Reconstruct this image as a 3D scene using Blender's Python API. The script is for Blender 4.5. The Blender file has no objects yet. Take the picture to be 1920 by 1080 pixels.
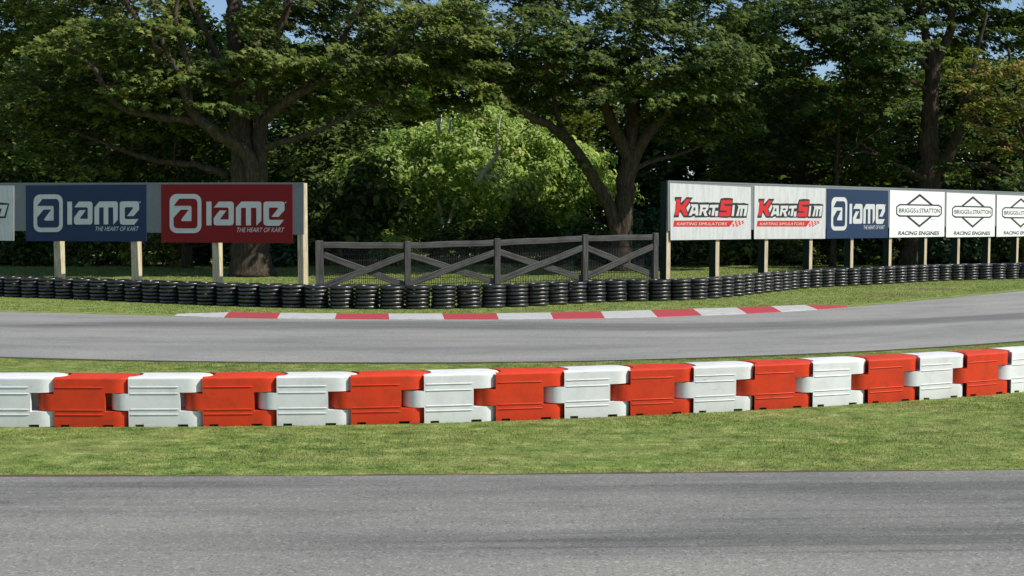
import bpy, bmesh, math, random
import numpy as np
from mathutils import Vector, Matrix

random.seed(7)
RNG = np.random.default_rng(7)
SC = bpy.context.scene
COL = SC.collection
R = math.radians

# ---------------------------------------------------------------- camera
F = 2100.0                 # focal length in pixels of a 1920 px wide picture
HCAM = 2.1                 # camera height
HZ = 410.0                 # horizon row
PITCH = math.atan((540 - HZ) / F)
cam = bpy.data.cameras.new("camera")
cam.sensor_width = 36.0
cam.lens = F / 1920 * 36
cam.clip_end = 3000
cam.clip_start = 0.1
camo = bpy.data.objects.new("camera", cam)
COL.objects.link(camo)
camo.location = (0, 0, HCAM)
camo.rotation_euler = (math.pi / 2 - PITCH, 0, 0)
SC.camera = camo
CP, SP = math.cos(PITCH), math.sin(PITCH)


def ray(x, y):
    u = (x - 960) / F
    v = (540 - y) / F
    return np.array([u, CP + v * SP, -SP + v * CP])


def P(x, y, z=0.0):
    """point at height z seen at picture position x, y"""
    d = ray(x, y)
    t = (z - HCAM) / d[2]
    return np.array([d[0] * t, d[1] * t, z])


def D(x, y, Y):
    """point at distance Y seen at picture position x, y"""
    d = ray(x, y)
    t = Y / d[1]
    return np.array([d[0] * t, Y, HCAM + d[2] * t])


def on_plane(x, y, p0, n):
    d = ray(x, y)
    o = np.array([0, 0, HCAM])
    t = np.dot(p0 - o, n) / np.dot(d, n)
    return o + d * t


# ---------------------------------------------------------------- bookkeeping
def tag(o, label=None, cat=None, group=None, kind=None):
    if label:
        o["label"] = label
    if cat:
        o["category"] = cat
    if group:
        o["group"] = group
    if kind:
        o["kind"] = kind
    return o


def empty(name, loc):
    o = bpy.data.objects.new(name, None)
    COL.objects.link(o)
    o.location = Vector(loc)
    o.empty_display_size = 0.2
    return o


def mesh_np(name, V, polys, smooth=False, mats=(), midx=None):
    """polys: (n,k) array of equal polygons or a list of index lists"""
    me = bpy.data.meshes.new(name)
    V = np.asarray(V, dtype=np.float32)
    if isinstance(polys, np.ndarray):
        n, k = polys.shape
        loops = polys.astype(np.int32).ravel()
        starts = np.arange(n, dtype=np.int32) * k
    else:
        n = len(polys)
        loops = np.array([i for p in polys for i in p], dtype=np.int32)
        ks = np.array([len(p) for p in polys], dtype=np.int32)
        starts = np.concatenate([[0], np.cumsum(ks)[:-1]]).astype(np.int32)
    me.vertices.add(len(V))
    me.vertices.foreach_set("co", V.ravel())
    me.loops.add(len(loops))
    me.loops.foreach_set("vertex_index", loops)
    me.polygons.add(n)
    me.polygons.foreach_set("loop_start", starts)
    for m in mats:
        me.materials.append(m)
    if midx is not None:
        me.polygons.foreach_set("material_index", np.asarray(midx, dtype=np.int32))
    me.update(calc_edges=True)
    me.polygons.foreach_set("use_smooth", [bool(smooth)] * n)
    me.validate()
    return me


class MB:
    """collects shapes and links them as one mesh object"""

    def __init__(s):
        s.v = []
        s.f = []
        s.m = []

    def add(s, V, Fc, m=0):
        b = len(s.v)
        s.v += [tuple(map(float, p)) for p in V]
        s.f += [[i + b for i in f] for f in Fc]
        s.m += [m] * len(Fc)

    def box(s, c, ax, ay, az, m=0):
        """c centre, ax ay az half axis vectors"""
        c, ax, ay, az = map(np.asarray, (c, ax, ay, az))
        V = [c + i * ax + j * ay + k * az for k in (-1, 1) for j in (-1, 1) for i in (-1, 1)]
        s.add(V, [(0, 2, 3, 1), (4, 5, 7, 6), (0, 1, 5, 4), (2, 6, 7, 3), (0, 4, 6, 2), (1, 3, 7, 5)], m)

    def prism(s, plan, z0, z1, m=0, cap0=True, cap1=True):
        n = len(plan)
        V = [(x, y, z0) for x, y in plan] + [(x, y, z1) for x, y in plan]
        Fc = [(i, (i + 1) % n, n + (i + 1) % n, n + i) for i in range(n)]
        if cap1:
            Fc.append(tuple(range(n, 2 * n)))
        if cap0:
            Fc.append(tuple(range(n - 1, -1, -1)))
        s.add(V, Fc, m)

    def tube(s, pts, rad, n=8, m=0, cap=True):
        pts = [np.asarray(p, float) for p in pts]
        k = len(pts)
        t0 = pts[1] - pts[0]
        ref = np.array([0, 0, 1.0]) if abs(t0[2]) < 0.8 * np.linalg.norm(t0) else np.array([1.0, 0, 0])
        V = []
        for i, p in enumerate(pts):
            t = pts[min(i + 1, k - 1)] - pts[max(i - 1, 0)]
            t = t / (np.linalg.norm(t) + 1e-9)
            a = np.cross(t, ref)
            a /= np.linalg.norm(a) + 1e-9
            b = np.cross(t, a)
            ref = -b if np.dot(-b, ref) > 0 else b
            for j in range(n):
                an = 2 * math.pi * j / n
                V.append(p + rad[i] * (math.cos(an) * a + math.sin(an) * b))
        Fc = [(i * n + j, i * n + (j + 1) % n, (i + 1) * n + (j + 1) % n, (i + 1) * n + j) for i in range(k - 1) for j in range(n)]
        if cap:
            Fc.append(tuple(range(n - 1, -1, -1)))
            Fc.append(tuple(range((k - 1) * n, k * n)))
        s.add(V, Fc, m)

    def build(s, name, mats, parent=None, smooth=False, origin=None, recalc=True):
        V = np.array(s.v, dtype=float)
        o0 = np.zeros(3)
        if origin is not None:
            o0 = np.asarray(origin, float)
            V = V - o0
        if not isinstance(mats, (list, tuple)):
            mats = [mats]
        me = mesh_np(name, V, s.f, smooth, mats, s.m)
        if recalc:
            bm = bmesh.new()
            bm.from_mesh(me)
            bmesh.ops.recalc_face_normals(bm, faces=bm.faces)
            bm.to_mesh(me)
            bm.free()
        o = bpy.data.objects.new(name, me)
        COL.objects.link(o)
        if parent is not None:
            o.parent = parent
        elif origin is not None:
            o.location = Vector(o0)
        return o


# ---------------------------------------------------------------- materials
def new_mat(name):
    m = bpy.data.materials.new(name)
    m.use_nodes = True
    nt = m.node_tree
    b = nt.nodes["Principled BSDF"]
    return m, nt, b


def N(nt, t, **kw):
    n = nt.nodes.new(t)
    for k, v in kw.items():
        if k.startswith("i_"):
            n.inputs[k[2:].replace("_", " ")].default_value = v
        else:
            setattr(n, k, v)
    return n


def ramp(nt, fac, stops, interp='LINEAR'):
    n = nt.nodes.new("ShaderNodeValToRGB")
    cr = n.color_ramp
    cr.interpolation = interp
    while len(cr.elements) > 1:
        cr.elements.remove(cr.elements[-1])
    for i, (p, c) in enumerate(stops):
        e = cr.elements[0] if i == 0 else cr.elements.new(p)
        e.position = p
        e.color = (c[0], c[1], c[2], 1)
    nt.links.new(fac, n.inputs[0])
    return n.outputs[0]


def noise(nt, vec, scale, detail=4, rough=0.55, dist=0.0):
    n = N(nt, "ShaderNodeTexNoise")
    n.inputs["Scale"].default_value = scale
    n.inputs["Detail"].default_value = detail
    n.inputs["Roughness"].default_value = rough
    n.inputs["Distortion"].default_value = dist
    if vec is not None:
        nt.links.new(vec, n.inputs["Vector"])
    return n.outputs["Fac"]


def mapping(nt, vec, scale=(1, 1, 1), loc=(0, 0, 0), rot=(0, 0, 0)):
    n = N(nt, "ShaderNodeMapping")
    n.inputs["Scale"].default_value = scale
    n.inputs["Location"].default_value = loc
    n.inputs["Rotation"].default_value = rot
    nt.links.new(vec, n.inputs["Vector"])
    return n.outputs[0]


def mix(nt, fac, a, b, mode='MIX'):
    n = N(nt, "ShaderNodeMix", data_type='RGBA', blend_type=mode)
    for s, v in ((n.inputs[0], fac), (n.inputs[6], a), (n.inputs[7], b)):
        if hasattr(v, "is_output"):
            nt.links.new(v, s)
        elif isinstance(v, (tuple, list)):
            s.default_value = (v[0], v[1], v[2], 1)
        else:
            s.default_value = v
    return n.outputs[2]


def math_n(nt, op, a, b=None, c=None):
    n = N(nt, "ShaderNodeMath", operation=op)
    for i, v in enumerate((a, b, c)):
        if v is None:
            continue
        if hasattr(v, "is_output"):
            nt.links.new(v, n.inputs[i])
        else:
            n.inputs[i].default_value = v
    return n.outputs[0]


def bump(nt, b, height, strength=0.3, dist=0.01):
    n = N(nt, "ShaderNodeBump")
    n.inputs["Strength"].default_value = strength
    n.inputs["Distance"].default_value = dist
    nt.links.new(height, n.inputs["Height"])
    nt.links.new(n.outputs[0], b.inputs["Normal"])


def objco(nt):
    return N(nt, "ShaderNodeTexCoord").outputs["Object"]


def geopos(nt):
    return N(nt, "ShaderNodeNewGeometry").outputs["Position"]


def painted(name, col, dirt=0.25, rough=0.5, scale=(3, 3, 0.8), dirtcol=None, spec=0.4, detail_scale=4.0):
    m, nt, b = new_mat(name)
    p = geopos(nt)
    n1 = noise(nt, mapping(nt, p, scale), detail_scale, 6, 0.65)
    dc = dirtcol or tuple(c * 0.6 for c in col)
    f = math_n(nt, 'MULTIPLY', ramp(nt, n1, [(0.42, (0, 0, 0)), (0.75, (1, 1, 1))]), dirt)
    nt.links.new(mix(nt, f, col, dc), b.inputs["Base Color"])
    b.inputs["Roughness"].default_value = rough
    b.inputs["Specular IOR Level"].default_value = spec
    return m


# ground: mown grass with soil showing here and there
def grass_color(nt, p, bright=1.0):
    big = noise(nt, p, 0.45, 3, 0.5)
    midn = noise(nt, mapping(nt, p, (1.0, 1.5, 1)), 3.4, 7, 0.72)
    fine = noise(nt, mapping(nt, p, (30, 60, 30)), 1.0, 3, 0.7)
    k = bright
    c = ramp(nt, midn, [(0.37, (0.070 * k, 0.115 * k, 0.030 * k)), (0.46, (0.150 * k, 0.215 * k, 0.054 * k)), (0.54, (0.200 * k, 0.262 * k, 0.072 * k)), (0.64, (0.36 * k, 0.395 * k, 0.145 * k))])
    c = mix(nt, math_n(nt, 'MULTIPLY', ramp(nt, big, [(0.4, (0, 0, 0)), (0.7, (1, 1, 1))]), 0.35), c, (0.235 * k, 0.275 * k, 0.085 * k))
    dry = noise(nt, mapping(nt, p, (0.8, 1.7, 1), (7, 3, 0)), 1.1, 6, 0.7)
    c = mix(nt, math_n(nt, 'MULTIPLY', ramp(nt, dry, [(0.48, (0, 0, 0)), (0.64, (1, 1, 1))]), 0.45), c, (0.33 * k, 0.30 * k, 0.135 * k))
    c = mix(nt, 0.55, c, mix(nt, 1.0, c, ramp(nt, fine, [(0.3, (0.35, 0.38, 0.3)), (0.7, (1.6, 1.6, 1.5))]), 'MULTIPLY'))
    return c


def ground_mat():
    m, nt, b = new_mat("mown_grass_ground")
    p = geopos(nt)
    c = grass_color(nt, p)
    # worn spots of bare soil
    total = None
    for (x, y, rx, ry) in SOIL:
        q = P(x, y)
        sub = N(nt, "ShaderNodeVectorMath", operation='SUBTRACT')
        nt.links.new(p, sub.inputs[0])
        sub.inputs[1].default_value = q
        sc = N(nt, "ShaderNodeVectorMath", operation='MULTIPLY')
        nt.links.new(sub.outputs[0], sc.inputs[0])
        sc.inputs[1].default_value = (1 / rx, 1 / ry, 0)
        ln = N(nt, "ShaderNodeVectorMath", operation='LENGTH')
        nt.links.new(sc.outputs[0], ln.inputs[0])
        f = math_n(nt, 'SUBTRACT', 1.0, ln.outputs["Value"])
        total = f if total is None else math_n(nt, 'MAXIMUM', total, f)
    wob = noise(nt, p, 2.5, 5, 0.7)
    f = math_n(nt, 'ADD', total, math_n(nt, 'MULTIPLY', math_n(nt, 'SUBTRACT', wob, 0.5), 1.6))
    f = math_n(nt, 'MULTIPLY', ramp(nt, f, [(0.2, (0, 0, 0)), (0.6, (1, 1, 1))]), 0.75)
    c = mix(nt, f, c, (0.20, 0.145, 0.09))
    nt.links.new(c, b.inputs["Base Color"])
    b.inputs["Roughness"].default_value = 0.95
    b.inputs["Specular IOR Level"].default_value = 0.1
    bump(nt, b, noise(nt, mapping(nt, p, (25, 50, 25)), 1.0, 4, 0.7), 0.6, 0.03)
    return m


SOIL = [(1670, 552, 1.5, 1.2), (1745, 543, 1.3, 0.9), (990, 583, 0.9, 0.45), (860, 889, 0.55, 0.07), (1630, 884, 0.5, 0.07), (1500, 573, 0.8, 0.5)]


def blade_mat():
    m, nt, b = new_mat("grass_blades")
    p = geopos(nt)
    c = grass_color(nt, p, 1.06)
    rnd = N(nt, "ShaderNodeNewGeometry").outputs["Random Per Island"]
    c = mix(nt, 0.75, c, mix(nt, 1.0, c, ramp(nt, rnd, [(0, (0.45, 0.5, 0.4)), (0.5, (1.0, 1.0, 0.9)), (0.80, (1.3, 1.25, 1.1)), (0.90, (2.0, 1.6, 1.7)), (1, (2.3, 2.0, 2.3))]), 'MULTIPLY'))
    nt.links.new(c, b.inputs["Base Color"])
    b.inputs["Roughness"].default_value = 0.7
    b.inputs["Specular IOR Level"].default_value = 0.15
    tr = N(nt, "ShaderNodeBsdfTranslucent")
    nt.links.new(c, tr.inputs["Color"])
    ms = N(nt, "ShaderNodeMixShader")
    ms.inputs[0].default_value = 0.35
    nt.links.new(b.outputs[0], ms.inputs[1])
    nt.links.new(tr.outputs[0], ms.inputs[2])
    nt.links.new(ms.outputs[0], nt.nodes["Material Output"].inputs["Surface"])
    return m


def asphalt_mat(name, base, lanes, seed):
    """base colour; lanes: list of (v metres across, half width, darkness) of rubbered-in lines"""
    m, nt, b = new_mat(name)
    uv = N(nt, "ShaderNodeTexCoord").outputs["UV"]
    sep = N(nt, "ShaderNodeSeparateXYZ")
    nt.links.new(uv, sep.inputs[0])
    v = sep.outputs["Y"]
    fine = noise(nt, mapping(nt, uv, (1, 1, 1), (seed, 0, 0)), 75, 3, 0.75)
    spk = N(nt, "ShaderNodeTexVoronoi")
    spk.inputs["Scale"].default_value = 55
    nt.links.new(uv, spk.inputs["Vector"])
    patch = noise(nt, mapping(nt, uv, (0.35, 0.9, 1), (seed, 3, 0)), 1.2, 4, 0.6)
    streak = noise(nt, mapping(nt, uv, (0.22, 5.0, 1), (seed * 2, 1, 0)), 1.0, 5, 0.65)
    streak2 = noise(nt, mapping(nt, uv, (0.12, 13.0, 1), (seed * 3, 1, 0), (0, 0, 0.012)), 1.0, 2, 0.5)
    g = tuple(x for x in base)
    c = ramp(nt, fine, [(0.25, tuple(x * 0.62 for x in g)), (0.5, g), (0.72, tuple(x * 1.42 for x in g))])
    sc = N(nt, "ShaderNodeSeparateColor")
    nt.links.new(spk.outputs["Color"], sc.inputs[0])
    c = mix(nt, math_n(nt, 'MULTIPLY', ramp(nt, sc.outputs[0], [(0.80, (0, 0, 0)), (0.96, (1, 1, 1))]), 0.45), c, (0.42, 0.40, 0.38))
    c = mix(nt, math_n(nt, 'MULTIPLY', ramp(nt, sc.outputs[1], [(0.84, (0, 0, 0)), (0.97, (1, 1, 1))]), 0.45), c, (0.07, 0.07, 0.075))
    c = mix(nt, 1.0, c, ramp(nt, patch, [(0.3, (0.78, 0.79, 0.80)), (0.5, (1.0, 1.0, 1.0)), (0.7, (1.16, 1.15, 1.12))]), 'MULTIPLY')
    wob = math_n(nt, 'MULTIPLY', math_n(nt, 'SUBTRACT', noise(nt, mapping(nt, uv, (0.16, 0.3, 1), (seed, 9, 0)), 1.0, 2), 0.5), 1.2)
    vv = math_n(nt, 'ADD', v, wob)
    dark = None
    for (v0, hw, k) in lanes:
        f = math_n(nt, 'SUBTRACT', 1.0, math_n(nt, 'DIVIDE', math_n(nt, 'ABSOLUTE', math_n(nt, 'SUBTRACT', vv, v0)), hw))
        f = math_n(nt, 'MULTIPLY', math_n(nt, 'SMOOTH_MIN', math_n(nt, 'MAXIMUM', f, 0.0), 0.7, 0.3), k / 0.7)
        dark = f if dark is None else math_n(nt, 'MAXIMUM', dark, f)
    along = noise(nt, mapping(nt, uv, (0.13, 0.5, 1), (seed + 4, 2, 0)), 1.0, 3, 0.5)
    dark = math_n(nt, 'MULTIPLY', dark, ramp(nt, along, [(0.40, (0.35, 0.35, 0.35)), (0.56, (1.35, 1.35, 1.35))]))
    sk = math_n(nt, 'MULTIPLY', dark, math_n(nt, 'ADD', ramp(nt, streak, [(0.36, (0, 0, 0)), (0.62, (0.6, 0.6, 0.6))]), math_n(nt, 'MULTIPLY_ADD', ramp(nt, streak2, [(0.56, (0, 0, 0)), (0.66, (1, 1, 1))]), 0.55, 0.32)))
    c = mix(nt, math_n(nt, 'MINIMUM', sk, 0.75), c, mix(nt, 1.0, c, (0.40, 0.42, 0.43), 'MULTIPLY'))
    nt.links.new(c, b.inputs["Base Color"])
    b.inputs["Roughness"].default_value = 0.85
    b.inputs["Specular IOR Level"].default_value = 0.25
    bump(nt, b, fine, 0.35, 0.006)
    return m


def leaf_mat(name, cols, trans=0.35, tint=1.0, clump=0.55):
    m, nt, b = new_mat(name)
    g = N(nt, "ShaderNodeNewGeometry")
    rnd = g.outputs["Random Per Island"]
    c = ramp(nt, rnd, cols)
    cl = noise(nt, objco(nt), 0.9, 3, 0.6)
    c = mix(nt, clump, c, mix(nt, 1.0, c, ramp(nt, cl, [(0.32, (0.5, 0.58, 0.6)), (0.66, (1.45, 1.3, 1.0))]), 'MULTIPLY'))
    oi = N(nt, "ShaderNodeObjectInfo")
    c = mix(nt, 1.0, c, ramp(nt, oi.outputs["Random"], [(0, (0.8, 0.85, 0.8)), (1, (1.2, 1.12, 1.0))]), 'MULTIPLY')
    nt.links.new(c, b.inputs["Base Color"])
    b.inputs["Roughness"].default_value = 0.6
    b.inputs["Specular IOR Level"].default_value = 0.14
    tr = N(nt, "ShaderNodeBsdfTranslucent")
    nt.links.new(mix(nt, 1.0, c, (1.25, 1.35, 0.6), 'MULTIPLY'), tr.inputs["Color"])
    ms = N(nt, "ShaderNodeMixShader")
    ms.inputs[0].default_value = trans
    nt.links.new(b.outputs[0], ms.inputs[1])
    nt.links.new(tr.outputs[0], ms.inputs[2])
    nt.links.new(ms.outputs[0], nt.nodes["Material Output"].inputs["Surface"])
    return m


def bark_mat(name, a, bcol, sx=5.0, sz=1.2):
    m, nt, b = new_mat(name)
    p = objco(nt)
    n1 = noise(nt, mapping(nt, p, (sx, sx, sz)), 2.0, 6, 0.7, 0.4)
    n2 = noise(nt, p, 1.3, 3, 0.5)
    c = ramp(nt, n1, [(0.3, tuple(x * 0.5 for x in a)), (0.5, a), (0.7, bcol)])
    c = mix(nt, math_n(nt, 'MULTIPLY', ramp(nt, n2, [(0.5, (0, 0, 0)), (0.7, (1, 1, 1))]), 0.3), c, (0.06, 0.075, 0.035))
    nt.links.new(c, b.inputs["Base Color"])
    b.inputs["Roughness"].default_value = 0.9
    b.inputs["Specular IOR Level"].default_value = 0.15
    bump(nt, b, n1, 0.8, 0.05)
    return m


def wood_mat(name, light, dark, axis='z', rough=0.8):
    m, nt, b = new_mat(name)
    p = objco(nt)
    s = {'z': (26, 26, 1.6), 'x': (1.6, 26, 26)}[axis]
    n1 = noise(nt, mapping(nt, p, s), 1.0, 5, 0.65, 0.6)
    n2 = noise(nt, p, 3.0, 4, 0.6)
    c = ramp(nt, n1, [(0.32, dark), (0.55, light), (0.75, tuple(x * 1.25 for x in light))])
    c = mix(nt, math_n(nt, 'MULTIPLY', ramp(nt, n2, [(0.5, (0, 0, 0)), (0.72, (1, 1, 1))]), 0.45), c, dark)
    nt.links.new(c, b.inputs["Base Color"])
    b.inputs["Roughness"].default_value = rough
    b.inputs["Specular IOR Level"].default_value = 0.2
    bump(nt, b, n1, 0.4, 0.01)
    return m


def barrier_mat(name, col, dirt, fac):
    m, nt, b = new_mat(name)
    p = objco(nt)
    oi = N(nt, "ShaderNodeObjectInfo")
    off = N(nt, "ShaderNodeVectorMath", operation='ADD')
    nt.links.new(p, off.inputs[0])
    cx = N(nt, "ShaderNodeCombineXYZ")
    nt.links.new(math_n(nt, 'MULTIPLY', oi.outputs["Random"], 40.0), cx.inputs[0])
    nt.links.new(cx.outputs[0], off.inputs[1])
    n1 = noise(nt, off.outputs[0], 5.0, 6, 0.7, 0.3)
    n2 = noise(nt, mapping(nt, off.outputs[0], (30, 30, 5)), 1.0, 5, 0.7)
    sep = N(nt, "ShaderNodeSeparateXYZ")
    nt.links.new(p, sep.inputs[0])
    low = ramp(nt, math_n(nt, 'ADD', sep.outputs["Z"], math_n(nt, 'MULTIPLY', n1, 0.12)), [(0.06, (1, 1, 1)), (0.19, (0, 0, 0))])
    f = math_n(nt, 'ADD', math_n(nt, 'MULTIPLY', ramp(nt, n1, [(0.46, (0, 0, 0)), (0.72, (1, 1, 1))]), fac),
               math_n(nt, 'MULTIPLY', ramp(nt, n2, [(0.58, (0, 0, 0)), (0.75, (1, 1, 1))]), fac * 0.7))
    f = math_n(nt, 'ADD', f, math_n(nt, 'MULTIPLY', low, fac * 0.6))
    c = mix(nt, f, col, dirt)
    c = mix(nt, 1.0, c, ramp(nt, oi.outputs["Random"], [(0, (0.90, 0.90, 0.89)), (1, (1.04, 1.04, 1.04))]), 'MULTIPLY')
    # dark rubber scuffs and scratches
    sc1 = noise(nt, mapping(nt, off.outputs[0], (2.2, 9, 16), (5, 0, 0), (0, 0.25, 0)), 1.6, 3, 0.6, 0.6)
    c = mix(nt, math_n(nt, 'MULTIPLY', ramp(nt, sc1, [(0.66, (0, 0, 0)), (0.74, (1, 1, 1))]), 0.45), c, (0.10, 0.09, 0.085))
    nt.links.new(c, b.inputs["Base Color"])
    b.inputs["Roughness"].default_value = 0.48
    b.inputs["Specular IOR Level"].default_value = 0.35
    bump(nt, b, n1, 0.12, 0.01)
    return m


M = {}
M['ground'] = ground_mat()
M['blades'] = blade_mat()
M['near_asphalt'] = asphalt_mat("near_asphalt", (0.223, 0.220, 0.200), [(0.8, 0.9, 0.95), (1.75, 0.6, 0.75)], 3.1)
M['far_asphalt'] = asphalt_mat("far_asphalt", (0.262, 0.261, 0.242), [(5.7, 1.1, 1.0), (2.2, 2.0, 0.25)], 8.7)
M['soil'] = painted("dark_soil", (0.115, 0.085, 0.06), 0.7, 0.95, (8, 8, 8), (0.05, 0.05, 0.025), 0.1)
M['kerb_red'] = painted("kerb_red_paint", (0.46, 0.042, 0.052), 0.8, 0.75, (0.9, 7, 1), (0.17, 0.070, 0.070))
M['kerb_white'] = painted("kerb_white_paint", (0.52, 0.52, 0.50), 0.9, 0.75, (0.9, 7, 1), (0.20, 0.20, 0.20))
M['red_plastic'] = barrier_mat("red_plastic", (0.70, 0.050, 0.010), (0.42, 0.034, 0.014), 0.66)
M['white_plastic'] = barrier_mat("white_plastic", (0.80, 0.81, 0.80), (0.55, 0.55, 0.51), 0.5)
M['post_wood'] = wood_mat("sawn_timber", (0.60, 0.51, 0.35), (0.30, 0.24, 0.15))
M['shaded_post'] = wood_mat("shaded_side_timber", (0.016, 0.028, 0.022), (0.008, 0.014, 0.011))  # the post timber with side shade put into its colour
M['gate_wood'] = wood_mat("weathered_timber", (0.100, 0.096, 0.090), (0.034, 0.033, 0.032))
M['gate_rail'] = wood_mat("weathered_rail_timber", (0.100, 0.096, 0.090), (0.034, 0.033, 0.032), 'x')
M['wire'] = painted("dark_wire", (0.022, 0.024, 0.022), 0.2, 0.6)
M['board_grey'] = painted("grey_board", (0.20, 0.215, 0.225), 0.6, 0.6, (3, 3, 3), (0.14, 0.15, 0.16))
M['sign_blue'] = painted("blue_vinyl", (0.023, 0.043, 0.094), 0.25, 0.55, (2, 2, 0.6), (0.031, 0.052, 0.096), 0.15)
M['sign_red'] = painted("red_vinyl", (0.22, 0.012, 0.013), 0.2, 0.5, (2, 2, 0.6), (0.17, 0.018, 0.018), 0.15)
M['sign_dirty'] = painted("weathered_white_vinyl", (0.60, 0.61, 0.60), 0.8, 0.6, (2.2, 2.2, 0.45), (0.42, 0.425, 0.41))
M['sign_white'] = painted("white_vinyl", (0.82, 0.83, 0.82), 0.3, 0.5, (2, 2, 0.6), (0.70, 0.71, 0.70))
M['ink_white'] = painted("white_print", (0.60, 0.61, 0.59), 0.5, 0.5, (3, 3, 0.8), (0.44, 0.45, 0.44))
M['ink_black'] = painted("black_print", (0.022, 0.024, 0.022), 0.1, 0.5)
M['ink_red'] = painted("red_print", (0.60, 0.018, 0.020), 0.2, 0.5)
m, nt, b = new_mat("tyre_rubber")
p = objco(nt)
n1 = noise(nt, p, 14, 5, 0.7)
rndi = N(nt, "ShaderNodeObjectInfo").outputs["Random"]
c = ramp(nt, n1, [(0.3, (0.006, 0.006, 0.007)), (0.6, (0.013, 0.013, 0.014)), (0.8, (0.040, 0.038, 0.036))])
c = mix(nt, 1.0, c, ramp(nt, rndi, [(0, (0.7, 0.7, 0.72)), (0.7, (1.1, 1.1, 1.1)), (1, (1.7, 1.6, 1.5))]), 'MULTIPLY')
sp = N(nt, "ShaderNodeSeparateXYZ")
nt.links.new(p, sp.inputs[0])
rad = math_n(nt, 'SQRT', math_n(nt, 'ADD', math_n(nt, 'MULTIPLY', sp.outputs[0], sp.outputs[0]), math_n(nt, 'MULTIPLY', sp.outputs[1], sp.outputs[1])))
ring_highlight = ramp(nt, rad, [(0.284, (0, 0, 0)), (0.299, (1, 1, 1))])  # highlight round each tyre's bulge, painted into the colour by radius
c = mix(nt, math_n(nt, 'MULTIPLY', ring_highlight, math_n(nt, 'MULTIPLY', n1, 0.9)), c, (0.050, 0.049, 0.047))
nt.links.new(c, b.inputs["Base Color"])
nt.links.new(ramp(nt, n1, [(0.3, (0.22, 0.22, 0.22)), (0.7, (0.40, 0.40, 0.40))]), b.inputs["Roughness"])
b.inputs["Specular IOR Level"].default_value = 0.75
bump(nt, b, noise(nt, mapping(nt, p, (1, 1, 1)), 60, 3, 0.7), 0.5, 0.006)
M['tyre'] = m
OLIVE = [(0, (0.046, 0.074, 0.024)), (0.45, (0.106, 0.154, 0.044)), (0.8, (0.166, 0.218, 0.066)), (1, (0.255, 0.285, 0.098))]
DARKG = [(0, (0.026, 0.052, 0.020)), (0.5, (0.066, 0.112, 0.032)), (0.85, (0.120, 0.176, 0.050)), (1, (0.205, 0.245, 0.080))]
BRIGHT = [(0, (0.105, 0.185, 0.040)), (0.35, (0.270, 0.400, 0.100)), (0.72, (0.470, 0.590, 0.195)), (1, (0.70, 0.72, 0.42))]
AUTUMN = [(0, (0.05, 0.085, 0.02)), (0.42, (0.13, 0.19, 0.04)), (0.70, (0.34, 0.38, 0.11)), (0.84, (0.50, 0.36, 0.15)), (0.94, (0.45, 0.15, 0.09)), (1, (0.16, 0.20, 0.05))]
TEAL = [(0, (0.02, 0.05, 0.03)), (0.5, (0.04, 0.09, 0.05)), (1, (0.11, 0.19, 0.12))]
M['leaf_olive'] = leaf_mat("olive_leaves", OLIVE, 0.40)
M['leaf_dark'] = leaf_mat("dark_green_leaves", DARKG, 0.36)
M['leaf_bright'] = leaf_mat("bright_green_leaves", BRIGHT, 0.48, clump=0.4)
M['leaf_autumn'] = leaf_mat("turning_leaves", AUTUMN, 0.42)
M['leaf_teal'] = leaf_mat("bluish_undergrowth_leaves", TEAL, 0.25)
M['bark'] = bark_mat("brown_bark", (0.060, 0.044, 0.032), (0.135, 0.098, 0.070))
M['bark_pale'] = bark_mat("pale_bark", (0.52, 0.49, 0.42), (0.74, 0.70, 0.62))

# ---------------------------------------------------------------- world and sun
SUN_AZ = R(-19.5)            # from +X towards the camera (-Y)
SUN_EL = R(46)
w = bpy.data.worlds.new("World")
SC.world = w
w.use_nodes = True
nt = w.node_tree
sky = nt.nodes.new("ShaderNodeTexSky")
sky.sky_type = 'NISHITA'
sky.sun_disc = False
sky.sun_elevation = SUN_EL
sdir = Vector((math.cos(SUN_EL) * math.cos(SUN_AZ), math.cos(SUN_EL) * math.sin(SUN_AZ), math.sin(SUN_EL)))
sky.sun_rotation = math.atan2(sdir.x, sdir.y)
sky.air_density = 1.0
sky.dust_density = 0.15
sky.ozone_density = 3.0
nt.links.new(sky.outputs[0], nt.nodes["Background"].inputs[0])
nt.nodes["Background"].inputs[1].default_value = 0.098
sun = bpy.data.lights.new("sun", 'SUN')
sun.energy = 4.3
sun.angle = R(0.5)
sun.color = (1.0, 0.94, 0.84)
suno = bpy.data.objects.new("sun", sun)
COL.objects.link(suno)
suno.rotation_euler = sdir.to_track_quat('Z', 'Y').to_euler()
suno.location = (20, -10, 25)
SC.view_settings.view_transform = 'Standard'
SC.view_settings.look = 'None'
SC.view_settings.exposure = 0.3
SC.view_settings.gamma = 1.0
SC.cycles.max_bounces = 6
SC.cycles.diffuse_bounces = 3
SC.cycles.glossy_bounces = 2
SC.cycles.transmission_bounces = 4


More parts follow.
